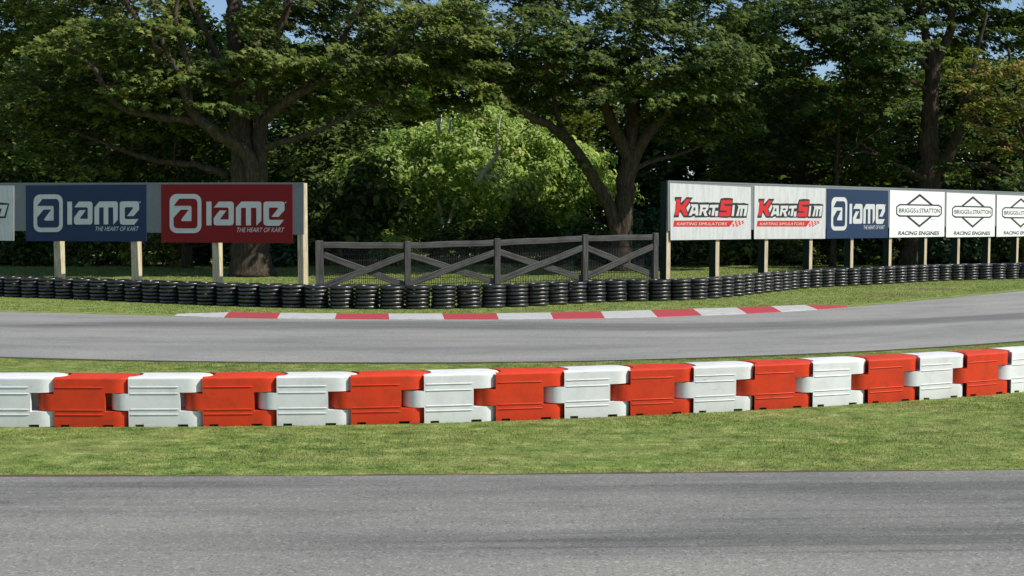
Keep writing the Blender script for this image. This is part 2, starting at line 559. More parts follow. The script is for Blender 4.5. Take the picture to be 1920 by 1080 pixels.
# ---------------------------------------------------------------- curves on the ground
def resample(pts, n=None, step=None):
    """Catmull-Rom through the points, resampled at equal arc length"""
    pts = np.asarray(pts, float)
    ext = np.vstack([2 * pts[0] - pts[1], pts, 2 * pts[-1] - pts[-2]])
    out = []
    for i in range(1, len(ext) - 2):
        p0, p1, p2, p3 = ext[i - 1:i + 3]
        for t in np.linspace(0, 1, 16, endpoint=False):
            out.append(0.5 * (2 * p1 + (p2 - p0) * t + (2 * p0 - 5 * p1 + 4 * p2 - p3) * t * t + (3 * p1 - p0 - 3 * p2 + p3) * t ** 3))
    out.append(ext[-2])
    out = np.array(out)
    s = np.concatenate([[0], np.cumsum(np.linalg.norm(np.diff(out, axis=0), axis=1))])
    if n is None:
        q = np.arange(0, s[-1], step)
    else:
        q = np.linspace(0, s[-1], n)
    return np.stack([np.interp(q, s, out[:, k]) for k in range(out.shape[1])], axis=1)


def smooth_curve(pts, n=200, rounds=20):
    c = resample(pts, n)
    for _ in range(rounds):
        c[1:-1] = 0.25 * c[:-2] + 0.5 * c[1:-1] + 0.25 * c[2:]
    return c


NEAR_FAR = smooth_curve([P(x, y) for x, y in [(-700, 897), (-300, 897.5), (0, 897), (320, 896), (640, 895), (960, 893), (1280, 890), (1600, 887), (1920, 884), (2400, 876), (2900, 864)]], 120, 60)
MID_NEAR = smooth_curve([P(x, y) for x, y in [(-700, 640), (-300, 659), (0, 670.5), (213, 676), (430, 679.5), (640, 681), (900, 680.7), (1100, 678), (1280, 673), (1450, 667), (1613, 660), (1760, 651.5), (1920, 640), (2150, 621), (2500, 590)]], 200, 20)
KN = [(327, 594), (420, 597), (520, 598.5), (628, 599.5), (730, 600), (833, 600), (935, 600), (1037, 599.3), (1134, 597.8), (1232, 595.6), (1316, 592.8), (1400, 589.6), (1465, 586), (1532, 581.6), (1584, 577.5)]
KF = [(335, 592.8), (431, 588.6), (527, 590), (632, 591), (728, 591.2), (828, 591.2), (930, 590.6), (1031, 589.4), (1125, 587.2), (1218, 584.5), (1297, 582), (1378, 579.6), (1443, 577.2), (1505, 574.8), (1588, 576.6)]
MID_FAR = smooth_curve([P(x, y) for x, y in [(-700, 563), (-300, 577), (0, 585.5), (150, 589.3)] + KN + [(1700, 567), (1800, 557.5), (1920, 546), (2080, 530), (2300, 509)]], 240, 8)


def strip(name, A, B, z, mat, kind='structure', nv=6):
    """sheet between curves A and B, uv in metres along and across"""
    n = len(A)
    s = np.concatenate([[0], np.cumsum(np.linalg.norm(np.diff(A, axis=0), axis=1))])
    V, uvs = [], []
    for i in range(n):
        L = np.linalg.norm(B[i] - A[i])
        for j in range(nv):
            t = j / (nv - 1)
            p = A[i] * (1 - t) + B[i] * t
            V.append((p[0], p[1], z))
            uvs.append((s[i], L * t))
    polys = np.array([(i * nv + j, (i + 1) * nv + j, (i + 1) * nv + j + 1, i * nv + j + 1) for i in range(n - 1) for j in range(nv - 1)])
    me = mesh_np(name, V, polys, False, [mat])
    ul = me.uv_layers.new(name="UVMap")
    li = np.zeros(len(me.loops), dtype=np.int32)
    me.loops.foreach_get("vertex_index", li)
    ul.data.foreach_set("uv", np.array(uvs, dtype=np.float32)[li].ravel())
    nn = np.zeros(len(me.polygons) * 3, dtype=np.float32)
    me.polygons.foreach_get("normal", nn)
    if nn[2] < 0:
        me.flip_normals()
    o = bpy.data.objects.new(name, me)
    COL.objects.link(o)
    o["kind"] = kind
    return o


def offset_curve(c, d):
    t = np.gradient(c, axis=0)
    t /= np.linalg.norm(t, axis=1)[:, None]
    nrm = np.stack([-t[:, 1], t[:, 0], np.zeros(len(t))], axis=1)
    return c + nrm * d


gm = MB()
gm.add([(-900, -300, 0), (900, -300, 0), (900, 1500, 0), (-900, 1500, 0)], [(0, 1, 2, 3)])
g = gm.build("ground", M['ground'])
g["kind"] = "structure"
near_back = NEAR_FAR.copy()
near_back[:, 1] -= 11.0
o = strip("near_track", NEAR_FAR, near_back, 0.012, M['near_asphalt'])
b2 = resample(MID_FAR, 200)
o = strip("far_track", MID_NEAR, b2, 0.012, M['far_asphalt'])


def ragged(c, lo, hi, seed):
    """fine curve beside c whose distance from it wanders between lo and hi"""
    q = resample(c, step=0.06)
    r_ = np.random.default_rng(seed)
    w_ = np.zeros(len(q))
    for per, am in ((50, .30), (17, .28), (6, .24), (2, .18)):
        w_ += np.interp(np.arange(len(q)), np.arange(0, len(q) + per, per), r_.random(len(np.arange(0, len(q) + per, per)))) * am
    return q, offset_curve_v(q, lo + (hi - lo) * np.clip((w_ - .2) / .6, 0, 1))


def offset_curve_v(c, d):
    t = np.gradient(c, axis=0)
    t /= np.linalg.norm(t, axis=1)[:, None]
    return c + np.stack([-t[:, 1], t[:, 0], np.zeros(len(t))], axis=1) * np.asarray(d)[:, None]


for cv, lo, hi, sd, inner in ((NEAR_FAR, 0.008, 0.12, 1, -0.03), (MID_NEAR, -0.008, -0.12, 2, 0.03), (MID_FAR, 0.008, 0.14, 3, -0.03)):
    q_, e_ = ragged(cv, lo, hi, sd)
    strip("soil_edge", e_, offset_curve(q_, inner), 0.007, M['soil'], nv=2)

# kerb: red and white painted concrete, slightly raised at its back
kb = MB()
n_seg = len(KN)
for i in range(n_seg - 1):
    sub = 5
    for k in range(sub):
        t0, t1 = k / sub, (k + 1) / sub

        def lerp(a, b, t):
            return (a[0] + (b[0] - a[0]) * t, a[1] + (b[1] - a[1]) * t)

        a0, a1 = P(*lerp(KN[i], KN[i + 1], t0)), P(*lerp(KN[i], KN[i + 1], t1))
        b0, b1 = P(*lerp(KF[i], KF[i + 1], t0)), P(*lerp(KF[i], KF[i + 1], t1))
        rows0, rows1 = [], []
        for s, z in ((0, 0.0), (0.015, 0.022), (0.4, 0.040), (0.85, 0.055), (1.0, 0.04), (1.0, 0.0)):
            rows0.append(a0 * (1 - s) + b0 * s + np.array([0, 0, z]))
            rows1.append(a1 * (1 - s) + b1 * s + np.array([0, 0, z]))
        nn = len(rows0)
        fs = [(j, nn + j, nn + j + 1, j + 1) for j in range(nn - 1)]
        if i == 0 and k == 0:
            fs.append(tuple(range(nn)))
        if i == n_seg - 2 and k == sub - 1:
            fs.append(tuple(range(nn, 2 * nn)))
        kb.add(rows0 + rows1, fs, 0 if i % 2 == 0 else 1)
o = kb.build("kerb", [M['kerb_white'], M['kerb_red']])
o["kind"] = "structure"


# ---------------------------------------------------------------- plastic barriers
BL, BH, BD = 0.735, 0.505, 0.40


def arc_pts(cx, a, hd, sgn, n=12):
    """half ellipse from y=-hd to y=+hd (sgn +1 bulges to +x, -1 to -x)"""
    return [(cx + sgn * a * math.cos(t), hd * math.sin(t)) for t in np.linspace(-math.pi / 2, math.pi / 2, n)]


def barrier_mesh(mat, name, ribs):
    mb = MB()
    L, H, h = BL, BH, BD / 2
    right = [(0.04 * L, -h), (0.40 * L, -h), (0.74 * L, -h)] + arc_pts(0.80 * L, 0.28 * L, h, 1, 20) + [(0.74 * L, h), (0.40 * L, h), (0.04 * L, h)]
    left_in = arc_pts(0.0, 0.125 * L, h, 1)
    full = right + left_in[::-1]

    def inset(pl, d):
        # narrower across, and shorter only at the rounded end
        return [(x - d * max(0, (x - 0.80 * L) / (0.28 * L)), y * (1 - d / h)) for x, y in pl]

    # upper block with a rounded top
    rings = [(0.0, 0.6885 * H), (0.0, 0.945 * H), (0.0, 0.962 * H), (0.003, 0.976 * H), (0.010, 0.985 * H), (0.045, 1.0 * H)]
    V, Fc = [], []
    n = len(full)
    for d, z in rings:
        V += [(x, y, z) for x, y in (inset(full, d) if d else full)]
    for k in range(len(rings) - 1):
        Fc += [(k * n + i, k * n + (i + 1) % n, (k + 1) * n + (i + 1) % n, (k + 1) * n + i) for i in range(n)]
    Fc.append(tuple(range((len(rings) - 1) * n, len(rings) * n)))
    Fc.append(tuple(range(n - 1, -1, -1)))
    mb.add(V, Fc)
    # middle: body with a hollow right end, and the tongue that enters the neighbour
    midp = [(0.0, -h)] + [(0.69 * L, -h)] + arc_pts(0.69 * L, 0.10 * L, h * 0.86, -1)[0:] + [(0.69 * L, h)] + [(0.0, h)]
    mb.prism(midp, 0.3101 * H, 0.6884 * H)
    tong = [(0.0, -h)] + [(0.0, h)] + [(-0.03 * L, h)] + arc_pts(-0.045 * L, 0.25 * L, h, -1, 18)[::-1] + [(-0.03 * L, -h)]
    mb.prism(tong, 0.330 * H, 0.665 * H)
    # lower block standing on three feet, with the fork slots between
    mb.prism(full, 0.0485 * H, 0.310 * H)
    mb.prism([(0.085 * L, -h), (0.085 * L, h)] + left_in[::-1], 0.0, 0.048 * H)
    mb.prism([(0.205 * L, -h), (0.655 * L, -h), (0.655 * L, h), (0.205 * L, h)], 0.0, 0.048 * H)
    mb.prism(arc_pts(0.80 * L, 0.28 * L, h, 1, 20), 0.0, 0.048 * H)
    # moulded ribs, both sides
    for zf in ribs:
        for s in (-1, 1):
            x0, x1 = 0.022 * L, (0.672 if s < 0 else 0.64) * L
            zz, r = zf * H, 0.0065
            V, Fc = [], []
            for x, k in ((x0, 0.5), (x0 + 0.012, 1), (x1 - 0.012, 1), (x1, 0.5)):
                for dy, dz in ((-0.003, -r), (0.005 * k, -r * 0.7), (0.0075 * k, 0), (0.005 * k, r * 0.7), (-0.003, r)):
                    V.append((x, s * (h + dy), zz + dz))
            for k in range(3):
                Fc += [(k * 5 + j, (k + 1) * 5 + j, (k + 1) * 5 + j + 1, k * 5 + j + 1) for j in range(4)]
            Fc += [(0, 1, 2, 3, 4), (15, 16, 17, 18, 19)]
            mb.add(V, Fc)
    o = mb.build(name, mat)
    return o.data, o


def barrier_smooth(me):
    for p in me.polygons:
        p.use_smooth = abs(p.normal.z) < 0.98 and p.area > 1e-6
    me.set_sharp_from_angle(angle=R(32))


def px_of(p):
    zc = p[1] * CP - (p[2] - HCAM) * SP
    return 960 + F * p[0] / zc


BPX = [(-176, 800), (-37, 801), (102, 801.2), (241, 801), (380, 800.4), (519, 799.2), (658, 797.2), (796, 794.2), (930, 790.2), (1060, 785.6), (1182, 780.5), (1301, 775), (1415, 769.2), (1524, 763.4), (1627.5, 757.2), (1726, 751), (1813, 744.5), (1896, 737), (1972, 729.5), (2044, 721.5)]
bp = np.array([P(x, y) for x, y in BPX])
for _ in range(3):         # the row runs on past both picture edges
    bp = np.vstack([2 * bp[0] - bp[1] + (bp[0] - 2 * bp[1] + bp[2]) * 0.5, bp])
    e_ = bp[-1] - bp[-2]
    e_ = np.array([e_[0] * math.cos(.012) - e_[1] * math.sin(.012), e_[0] * math.sin(.012) + e_[1] * math.cos(.012), 0]) * (0.728 / np.linalg.norm(e_))
    bp = np.vstack([bp, bp[-1] + e_])
for _ in range(2):
    bp[1:-1] = 0.15 * bp[:-2] + 0.7 * bp[1:-1] + 0.15 * bp[2:]
me_r, o_r = barrier_mesh(M['red_plastic'], "plastic_barrier", (0.800, 0.345, 0.250))
me_w, o_w = barrier_mesh(M['white_plastic'], "plastic_barrier", (0.800, 0.672, 0.354, 0.250))
barrier_smooth(me_r)
barrier_smooth(me_w)
bpy.data.objects.remove(o_r)
bpy.data.objects.remove(o_w)
ORD = ["first", "second", "third", "fourth", "fifth", "sixth", "seventh", "eighth", "ninth", "tenth", "eleventh", "twelfth", "thirteenth", "fourteenth", "fifteenth", "sixteenth", "seventeenth", "eighteenth", "nineteenth", "twentieth"]
cnt = {'red': 0, 'white': 0}
first_b = None
out_n = {}
for i in range(1, len(bp) - 2):
    red = i % 2 == 1
    d = bp[i + 1] - bp[i]
    L = np.linalg.norm(d)
    ang = math.atan2(d[1], d[0])
    nrm = np.array([-d[1], d[0], 0]) / L
    if first_b is None:
        o = bpy.data.objects.new("plastic_barrier", me_w)
        first_b = o
    else:
        o = first_b.copy()
        o.data = me_r if red else me_w
    COL.objects.link(o)
    o.location = Vector(bp[i] + nrm * BD / 2)
    o.rotation_euler = (random.uniform(-.008, .008), random.uniform(-.005, .005), ang + random.uniform(-.012, .012))
    o.scale = (L / BL, 1, 1)
    cl = 'red' if red else 'white'
    pl_, pr_ = px_of(bp[i]), px_of(bp[i + 1])
    if pr_ < 2 or pl_ > 1918:
        side = "left" if pr_ < 2 else "right"
        out_n[side] = out_n.get(side, 0) + 1
        tag(o, f"{cl} plastic barrier outside the picture, number {out_n[side]} counted rightwards beyond the {side} edge", "barrier", "interlocking red and white plastic barriers")
        continue
    k = cnt[cl]
    cnt[cl] += 1
    tot_right = pr_ > 1920
    if k == 0:
        lab = f"leftmost {cl} plastic barrier in the interlocking row on the near grass"
    elif tot_right:
        lab = f"{cl} plastic barrier cut by the right picture edge, row on near grass"
    else:
        lab = f"{cl} plastic barrier on the near grass, {ORD[k]} {cl} one from the left"
    tag(o, lab, "barrier", "interlocking red and white plastic barriers")

# ---------------------------------------------------------------- tyre wall
TYPX = [(-190, 549.5), (-90, 553), (0, 557), (94, 560.3), (187, 564), (281, 568.3), (375, 572.8), (469, 576), (562, 578.7), (640, 580), (740, 580.6), (850, 580), (915, 578.5), (1000, 575.5), (1060, 571.8), (1104, 568.6), (1187, 565.7), (1265, 565), (1323, 562), (1374, 557.5), (1420, 552), (1463, 547), (1505, 541.8), (1560, 538.5), (1610, 536), (1665, 533), (1718, 530), (1771, 527), (1840, 525.3), (1912, 523.5), (2010, 521), (2120, 518)]
tyc = smooth_curve([P(x, y) for x, y in TYPX], 400, 60)
TR = 0.300
TH = 0.0905
tyc_c = offset_curve(tyc, TR)
stk = resample(tyc_c, step=0.601)


def tyre_mesh():
    prof = []
    hw = TH * 0.492
    # outer face rounded, inner open bead
    for t in np.linspace(-1, 1, 13):
        a = t * math.pi / 2
        prof.append((0.238 + 0.062 * abs(math.cos(a)) ** 0.8, hw * (math.copysign(abs(math.sin(a)) ** 0.85, a))))
    prof = [(0.175, -hw * 0.75), (0.205, -hw * 0.96)] + prof + [(0.205, hw * 0.96), (0.175, hw * 0.75), (0.185, 0.0)]
    n, k = 40, len(prof)
    V = [(r * math.cos(2 * math.pi * i / n), r * math.sin(2 * math.pi * i / n), z) for i in range(n) for r, z in prof]
    Fc = [(i * k + j, ((i + 1) % n) * k + j, ((i + 1) % n) * k + (j + 1) % k, i * k + (j + 1) % k) for i in range(n) for j in range(k)]
    mb = MB()
    mb.add(V, Fc)
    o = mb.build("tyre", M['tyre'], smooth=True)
    me = o.data
    bpy.data.objects.remove(o)
    return me


me_t = tyre_mesh()
ANCH = [(106, "left post under the shaded blue sign"), (250, "right post under the shaded blue sign"), (403, "post under the shaded red sign"), (567, "end post beside the shaded red sign"),
        (600, "leftmost wooden fence post"), (764, "second wooden fence post"), (932, "middle wooden fence post"), (1096, "fourth wooden fence post"), (1228, "last wooden fence post"),
        (1345, "second post of the right hoarding"), (1437, "third post of the right hoarding"), (1520, "fourth post of the right hoarding"), (1597, "fifth post of the right hoarding"), (1669, "sixth post of the right hoarding"), (1735, "seventh post of the right hoarding"), (1797, "eighth post of the right hoarding"), (1854, "ninth post of the right hoarding"), (1907, "tenth post of the right hoarding")]


spx = [px_of(p) for p in stk]
vis = [i for i in range(len(stk)) if -35 < spx[i] < 1950]
also = [i for i in range(len(stk)) if -190 < spx[i] <= -35 or 1950 <= spx[i] < 2110]
front = {}
for ax, an in ANCH:
    j = min(vis, key=lambda i: abs(spx[i] - ax))
    if j not in front:
        front[j] = an
labels = {}
last, nn = None, 0
left_ones = []
for i in vis:
    if i in front:
        last, nn = front[i], 0
        labels[i] = f"black tyre stack standing in front of the {last}"
    elif last is None:
        left_ones.append(i)
    else:
        labels[i] = f"black tyre stack, {ORD[nn]} to the right of {last}"
        nn += 1
for k, i in enumerate(left_ones):
    labels[i] = f"black tyre stack in the far wall, {ORD[k]} from the left picture edge"
for k, i in enumerate([i for i in also if spx[i] < 0][::-1]):
    labels[i] = f"black tyre stack outside the picture, {ORD[k]} beyond the left edge"
for k, i in enumerate([i for i in also if spx[i] > 0]):
    labels[i] = f"black tyre stack outside the picture, {ORD[min(k, 19)]} beyond the right edge"
proto = None
for i in vis + also:
    p = stk[i]
    if proto is None:
        root = empty("tyre_stack", (0, 0, 0))
        kids = []
        for k in range(6):
            t = bpy.data.objects.new("tyre", me_t)
            COL.objects.link(t)
            t.parent = root
            kids.append(t)
        proto = (root, kids)
    else:
        root = proto[0].copy()
        COL.objects.link(root)
        kids = []
        for kd in proto[1]:
            t = kd.copy()
            COL.objects.link(t)
            t.parent = root
            kids.append(t)
    root.location = (p[0] + random.uniform(-.006, .006), p[1] + random.uniform(-.015, .015), 0)
    root.rotation_euler = (random.uniform(-.014, .014), random.uniform(-.016, .016), random.uniform(0, 6.28))
    for k, t in enumerate(kids):
        t.location = (random.uniform(-.011, .011), random.uniform(-.012, .012), TH * (k + 0.5) + 0.002)
        t.rotation_euler = (random.uniform(-.012, .012), random.uniform(-.012, .012), random.uniform(0, 6.28))
    tag(root, labels[i], "tyre stack", "tyre stacks of the wall along the bend")

# ---------------------------------------------------------------- lettering helpers
def homog(src, dst):
    A, bb = [], []
    for (x, y), (u, v) in zip(src, dst):
        A.append([x, y, 1, 0, 0, 0, -u * x, -u * y]); bb.append(u)
        A.append([0, 0, 0, x, y, 1, -v * x, -v * y]); bb.append(v)
    h = np.append(np.linalg.solve(np.array(A, float), np.array(bb, float)), 1).reshape(3, 3)

    def f(p):
        q = h @ np.array([p[0], p[1], 1.0])
        return q[0] / q[2], q[1] / q[2]
    return f


UNIT = [(0, 0), (1, 0), (1, 1), (0, 1)]


def text_mesh(txt, weight=0.0):
    """2d triangles of a word in the built-in typeface, scaled to the unit box"""
    cu = bpy.data.curves.new("lettering", 'FONT')
    cu.body = txt
    cu.offset = weight
    cu.resolution_u = 3
    ob = bpy.data.objects.new("lettering", cu)
    COL.objects.link(ob)
    dg = bpy.context.evaluated_depsgraph_get()
    dg.update()
    me = ob.evaluated_get(dg).to_mesh()
    V = np.array([v.co[:] for v in me.vertices])
    Fc = [list(p.vertices) for p in me.polygons]
    ob.evaluated_get(dg).to_mesh_clear()
    bpy.data.objects.remove(ob)
    bpy.data.curves.remove(cu)
    lo, hi = V.min(0), V.max(0)
    V = (V - lo) / np.maximum(hi - lo, 1e-9)
    return V[:, :2], Fc


class Sign:
    """a flat panel between four corner points with printed layers on it"""

    def __init__(s, corners, normal, label, mat, thick=0.012, group=None):
        s.c = [np.asarray(c, float) for c in corners]      # TL TR BR BL
        s.n = normal
        s.root = empty("sign", (s.c[2] + s.c[3]) / 2)
        s.o = np.array(s.root.location)
        tag(s.root, label, "sign", group)
        mb = MB()
        fr = [c - s.o for c in s.c]
        bk = [c - s.o - normal * thick for c in s.c]
        mb.add(fr + bk, [(0, 1, 2, 3), (7, 6, 5, 4), (0, 4, 5, 1), (1, 5, 6, 2), (2, 6, 7, 3), (3, 7, 4, 0)])
        mb.build("panel", mat, s.root)

    def at(s, u, v, d):
        a = s.c[0] * (1 - u) + s.c[1] * u
        b = s.c[3] * (1 - u) + s.c[2] * u
        return a * (1 - v) + b * v + s.n * d - s.o

    def layer(s, name, items, hom):
        """items: list of (polygon points | (verts, faces), depth mm, material)"""
        mb = MB()
        mats = []
        for it, dep, mat in items:
            if mat not in mats:
                mats.append(mat)
            if isinstance(it, tuple) and isinstance(it[0], np.ndarray):
                V, Fc = it
            else:
                V, Fc = it, [list(range(len(it)))]
            W = [s.at(*hom(p), dep / 1000.0) for p in V]
            mb.add(W, Fc, mats.index(mat))
        return mb.build(name, mats, s.root, recalc=False)


def placed_text(txt, x0, y0, x1, y1, slant=0.0, weight=0.0):
    V, Fc = text_mesh(txt, weight)
    hgt = y1 - y0
    w = (x1 - x0) - slant * hgt
    out = np.stack([x0 + V[:, 0] * w + V[:, 1] * slant * hgt, y1 - V[:, 1] * hgt], 1)
    return out, Fc


# -- emblem with a rounded square round a letter a, then the four-letter word and the tag line
def rrect(x0, y0, x1, y1, r, n=6):
    pts = []
    for cx, cy, a0 in ((x1 - r, y0 + r, -90), (x1 - r, y1 - r, 0), (x0 + r, y1 - r, 90), (x0 + r, y0 + r, 180)):
        for k in range(n + 1):
            a = R(a0 + 90 * k / n)
            pts.append((cx + r * math.cos(a), cy + r * math.sin(a)))
    return pts


KART_CORN = [(75, 64), (1652, 63), (1655, 775), (80, 765)]
H_KART = homog(KART_CORN, UNIT)
HOLE = [(300, 235), (480, 235), (510, 248), (523, 280), (523, 560), (512, 583), (490, 595), (275, 595), (243, 583), (232, 555), (232, 465), (318, 368), (418, 368), (322, 492), (335, 507), (450, 507), (450, 335), (440, 322), (232, 322)]
G_I = [(630, 270), (692, 270), (692, 558), (630, 558)]
G_A = [(722, 342), (780, 270), (930, 270), (951, 279), (960, 300), (960, 525), (951, 549), (930, 558), (745, 558), (725, 549), (718, 525), (718, 470), (790, 378), (872, 378), (797, 478), (803, 487), (898, 487), (898, 355), (885, 342)]
G_M = [(985, 558), (985, 345), (1050, 270), (1265, 270), (1281, 278), (1288, 295), (1288, 500), (1230, 562), (1228, 352), (1221, 345), (1165, 345), (1165, 558), (1105, 558), (1105, 345), (1055, 345), (1046, 355), (1046, 558)]
G_E = [(1555, 492), (1500, 563), (1350, 563), (1322, 551), (1313, 525), (1313, 300), (1320, 280), (1340, 270), (1535, 270), (1555, 279), (1562, 300), (1562, 375), (1492, 455), (1408, 455), (1485, 355), (1478, 343), (1390, 343), (1378, 355), (1378, 480), (1390, 492)]


def circle(cx, cy, r, n=10):
    return [(cx + r * math.cos(2 * math.pi * k / n), cy + r * math.sin(2 * math.pi * k / n)) for k in range(n)]


def print_heart(s, fieldmat):
    s.layer("emblem", [(rrect(183, 178, 570, 652, 88), 3, M['ink_white']), (HOLE, 5, fieldmat)], H_KART)
    s.layer("lettering", [(q, 3, M['ink_white']) for q in (G_I, G_A, G_M, G_E)] + [(placed_text("THE HEART OF KART", 988, 586, 1560, 641, 0.22, 0.0), 3, M['ink_white']), (circle(1574, 281, 9), 3, M['ink_white'])], H_KART)


SIM_CORN = [(12, -204), (1836, -108), (1836, 1056), (30, 1080)]
H_SIM = homog(SIM_CORN, UNIT)
SIL = [(122, 110), (285, 110), (262, 245), (395, 112), (540, 122), (475, 217), (500, 228), (640, 225), (650, 235), (890, 230), (910, 238), (990, 232), (1140, 240), (1165, 145), (1270, 130), (1380, 135), (1443, 150), (1432, 245), (1545, 245), (1560, 252), (1680, 245), (1783, 270), (1740, 582), (1395, 582), (1385, 568), (1310, 582), (1200, 580), (1100, 568), (1030, 570), (935, 572), (920, 560), (820, 570), (740, 570), (585, 570), (580, 542), (545, 545), (500, 570), (330, 572), (240, 440), (212, 570), (92, 570), (130, 430), (150, 220), (122, 180)]
S_K = [(145, 165), (250, 160), (240, 285), (300, 290), (380, 160), (478, 165), (360, 345), (420, 525), (330, 530), (265, 400), (235, 400), (205, 520), (118, 522), (162, 230), (140, 185)]
S_A = [(500, 275), (652, 278), (660, 525), (600, 528), (592, 485), (522, 490), (500, 530), (440, 530), (520, 330), (485, 285)]
S_AC = [(562, 345), (592, 350), (588, 415), (535, 415)]
S_R = [(690, 285), (900, 285), (875, 400), (830, 440), (870, 540), (800, 540), (765, 435), (745, 435), (720, 525), (675, 525), (705, 340)]
S_RC = [(760, 350), (835, 350), (825, 385), (755, 392)]
S_T = [(925, 290), (1115, 285), (1105, 350), (1040, 352), (1010, 530), (955, 530), (985, 355), (905, 350)]
S_S = [(1180, 185), (1420, 180), (1415, 265), (1240, 270), (1245, 310), (1400, 320), (1375, 545), (1120, 545), (1130, 460), (1300, 455), (1305, 425), (1150, 410)]
S_I = [(1432, 295), (1478, 298), (1455, 540), (1405, 540)]
S_M = [(1530, 295), (1560, 330), (1505, 540), (1555, 540), (1590, 375), (1612, 375), (1585, 540), (1632, 540), (1655, 375), (1695, 375), (1668, 540), (1725, 540), (1765, 300)]
S_GAPS = [[(470, 275), (480, 320), (420, 450), (385, 360), (462, 250)], [(915, 410), (942, 415), (920, 530), (890, 480)], [(1042, 425), (1108, 425), (1096, 545), (1036, 545)]]


def print_sim(s):
    fld = M['sign_dirty']
    W = M['ink_white']
    s.layer("lettering", [(SIL, 3, M['ink_black'])] + [(q, 6, M['ink_red']) for q in (S_K, S_S)] + [(q, 6, W) for q in (S_A, S_R, S_T, S_I, S_M)]
            + [(q, 6, fld) for q in S_GAPS] + [(q, 9, M['ink_black']) for q in (S_AC, S_RC)], H_SIM)
    chk = []
    for r_ in range(4):
        for c_ in range(6):
            if (r_ + c_) % 2 == 0 and not (c_ == 5 and r_ > 1):
                x0 = 1490 - r_ * 27 + c_ * 38
                y0 = 642 + r_ * 35
                chk.append(([(x0, y0), (x0 + 38, y0), (x0 + 11, y0 + 35), (x0 - 27, y0 + 35)], 3, M['ink_red']))
    s.layer("banner_stripe", [([(108, 640), (1465, 640), (1360, 780), (88, 780)], 3, M['ink_red']), (placed_text("KARTING SIMULATORS", 165, 683, 1310, 746, 0.3, 0.0), 6, W)] + chk, H_SIM)


BRI_CORN = [(92, 118), (1147, 152), (1138, 1008), (78, 1030)]
H_BRI = homog(BRI_CORN, UNIT)


def print_bri(s):
    K = M['ink_black']
    s.layer("emblem", [([(405, 388), (665, 185), (918, 390), (860, 392), (665, 235), (462, 388)], 3, K),
                       ([(405, 622), (655, 832), (912, 622), (855, 622), (657, 785), (460, 622)], 3, K),
                       ([(208, 435), (272, 382), (1035, 392), (1092, 440), (1088, 578), (1030, 628), (270, 628), (208, 580)], 4, K),
                       ([(228, 445), (285, 410), (1020, 420), (1068, 452), (1065, 570), (1015, 602), (285, 598), (228, 570)], 6, M['sign_white']),
                       (circle(903, 677, 9), 3, K)], H_BRI)
    s.layer("lettering", [(placed_text("BRIGGS", 258, 466, 585, 549, 0, 0.014), 8, K), (placed_text("&", 598, 486, 640, 554, 0, 0.0), 8, K), (placed_text("STRATTON", 655, 468, 1047, 553, 0, 0.014), 8, K)], H_BRI)
    s.layer("lettering", [(placed_text("RACING ENGINES", 245, 905, 1045, 980, 0.2, 0.024), 4, K)], H_BRI)


# ---------------------------------------------------------------- hoardings
def hoarding(name, label, p_ref, dirv, px_l, px_r, y_tl, y_tr, y_bl, y_br, posts, pw, pd, right_side):
    """grey backing board on timber posts. p_ref a point of the board's front plane, dirv its direction"""
    dirv = np.array([dirv[0], dirv[1], 0.0]) / math.hypot(*dirv)
    n = np.array([dirv[1], -dirv[0], 0.0])                 # faces the camera
    A, B_ = on_plane(px_l, y_tl, p_ref, n), on_plane(px_r, y_tr, p_ref, n)
    C_, D_ = on_plane(px_r, y_br, p_ref, n), on_plane(px_l, y_bl, p_ref, n)
    base = (A + B_) / 2
    base[2] = 0
    root = empty(name, base)
    tag(root, label, "hoarding")
    z = np.array([0, 0, 1.0])
    back = n * 0.04
    mb = MB()
    q = [A - base, B_ - base, C_ - base, D_ - base]
    mb.add(q + [p_ - back for p_ in q], [(0, 1, 2, 3), (7, 6, 5, 4), (0, 4, 5, 1), (1, 5, 6, 2), (2, 6, 7, 3), (3, 7, 4, 0)])
    mb.build("backing_board", M['board_grey'], root)
    # capping rail along the top
    mb = MB()
    t = 0.022
    cen = (A + B_) / 2 - base - n * 0.020 + z * (t + 0.002)
    mb.box(cen, (B_ - A) / 2, n * 0.028, z * t)
    mb.build("top_rail", M['board_grey'], root)
    for (x, yy, top) in posts:
        p = on_plane(x, yy, p_ref - n * 0.043, n)
        ztop = A[2] + (B_[2] - A[2]) * np.dot(p - A, dirv) / np.dot(B_ - A, dirv) + (0.035 if top else -0.02)
        mb = MB()
        c = p - n * pd / 2 - base
        c[2] = ztop / 2
        ch = 0.006
        hw, hd = pw / 2, pd / 2
        plan = [(-hw + ch, -hd), (hw - ch, -hd), (hw, -hd + ch), (hw, hd - ch), (hw - ch, hd), (-hw + ch, hd), (-hw, hd - ch), (-hw, -hd + ch)]
        V = []
        for zz in (0.0, ztop):
            for (a, bq) in plan:
                V.append(p - base + dirv * a - n * (bq + hd) + z * (zz - p[2]))
        k = 8
        Fc = [(i, (i + 1) % k, k + (i + 1) % k, k + i) for i in range(k)] + [tuple(range(k, 2 * k)), tuple(range(k - 1, -1, -1))]
        # right hoarding's posts: shade on left and back faces is put into the colour
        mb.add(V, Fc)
        mats = [M['post_wood'], M['shaded_post']]
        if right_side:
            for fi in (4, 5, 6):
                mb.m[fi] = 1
        o = mb.build("post", mats, root)
    return root, n, base


# left hoarding
L_REF = D(563, 400, 28.6)
L_DIR = (0.954, -0.300)
lh, LN, _ = hoarding("hoarding", "long grey hoarding in shade, left of the wooden fence, on pale posts", L_REF, L_DIR, -150, 569, 346, 345.5, 430.5, 439.8,
                     [(-42, 480, None), (105.7, 480, None), (250.5, 480, None), (402.8, 480, None), (563.5, 480, 1)], 0.165, 0.25, False)
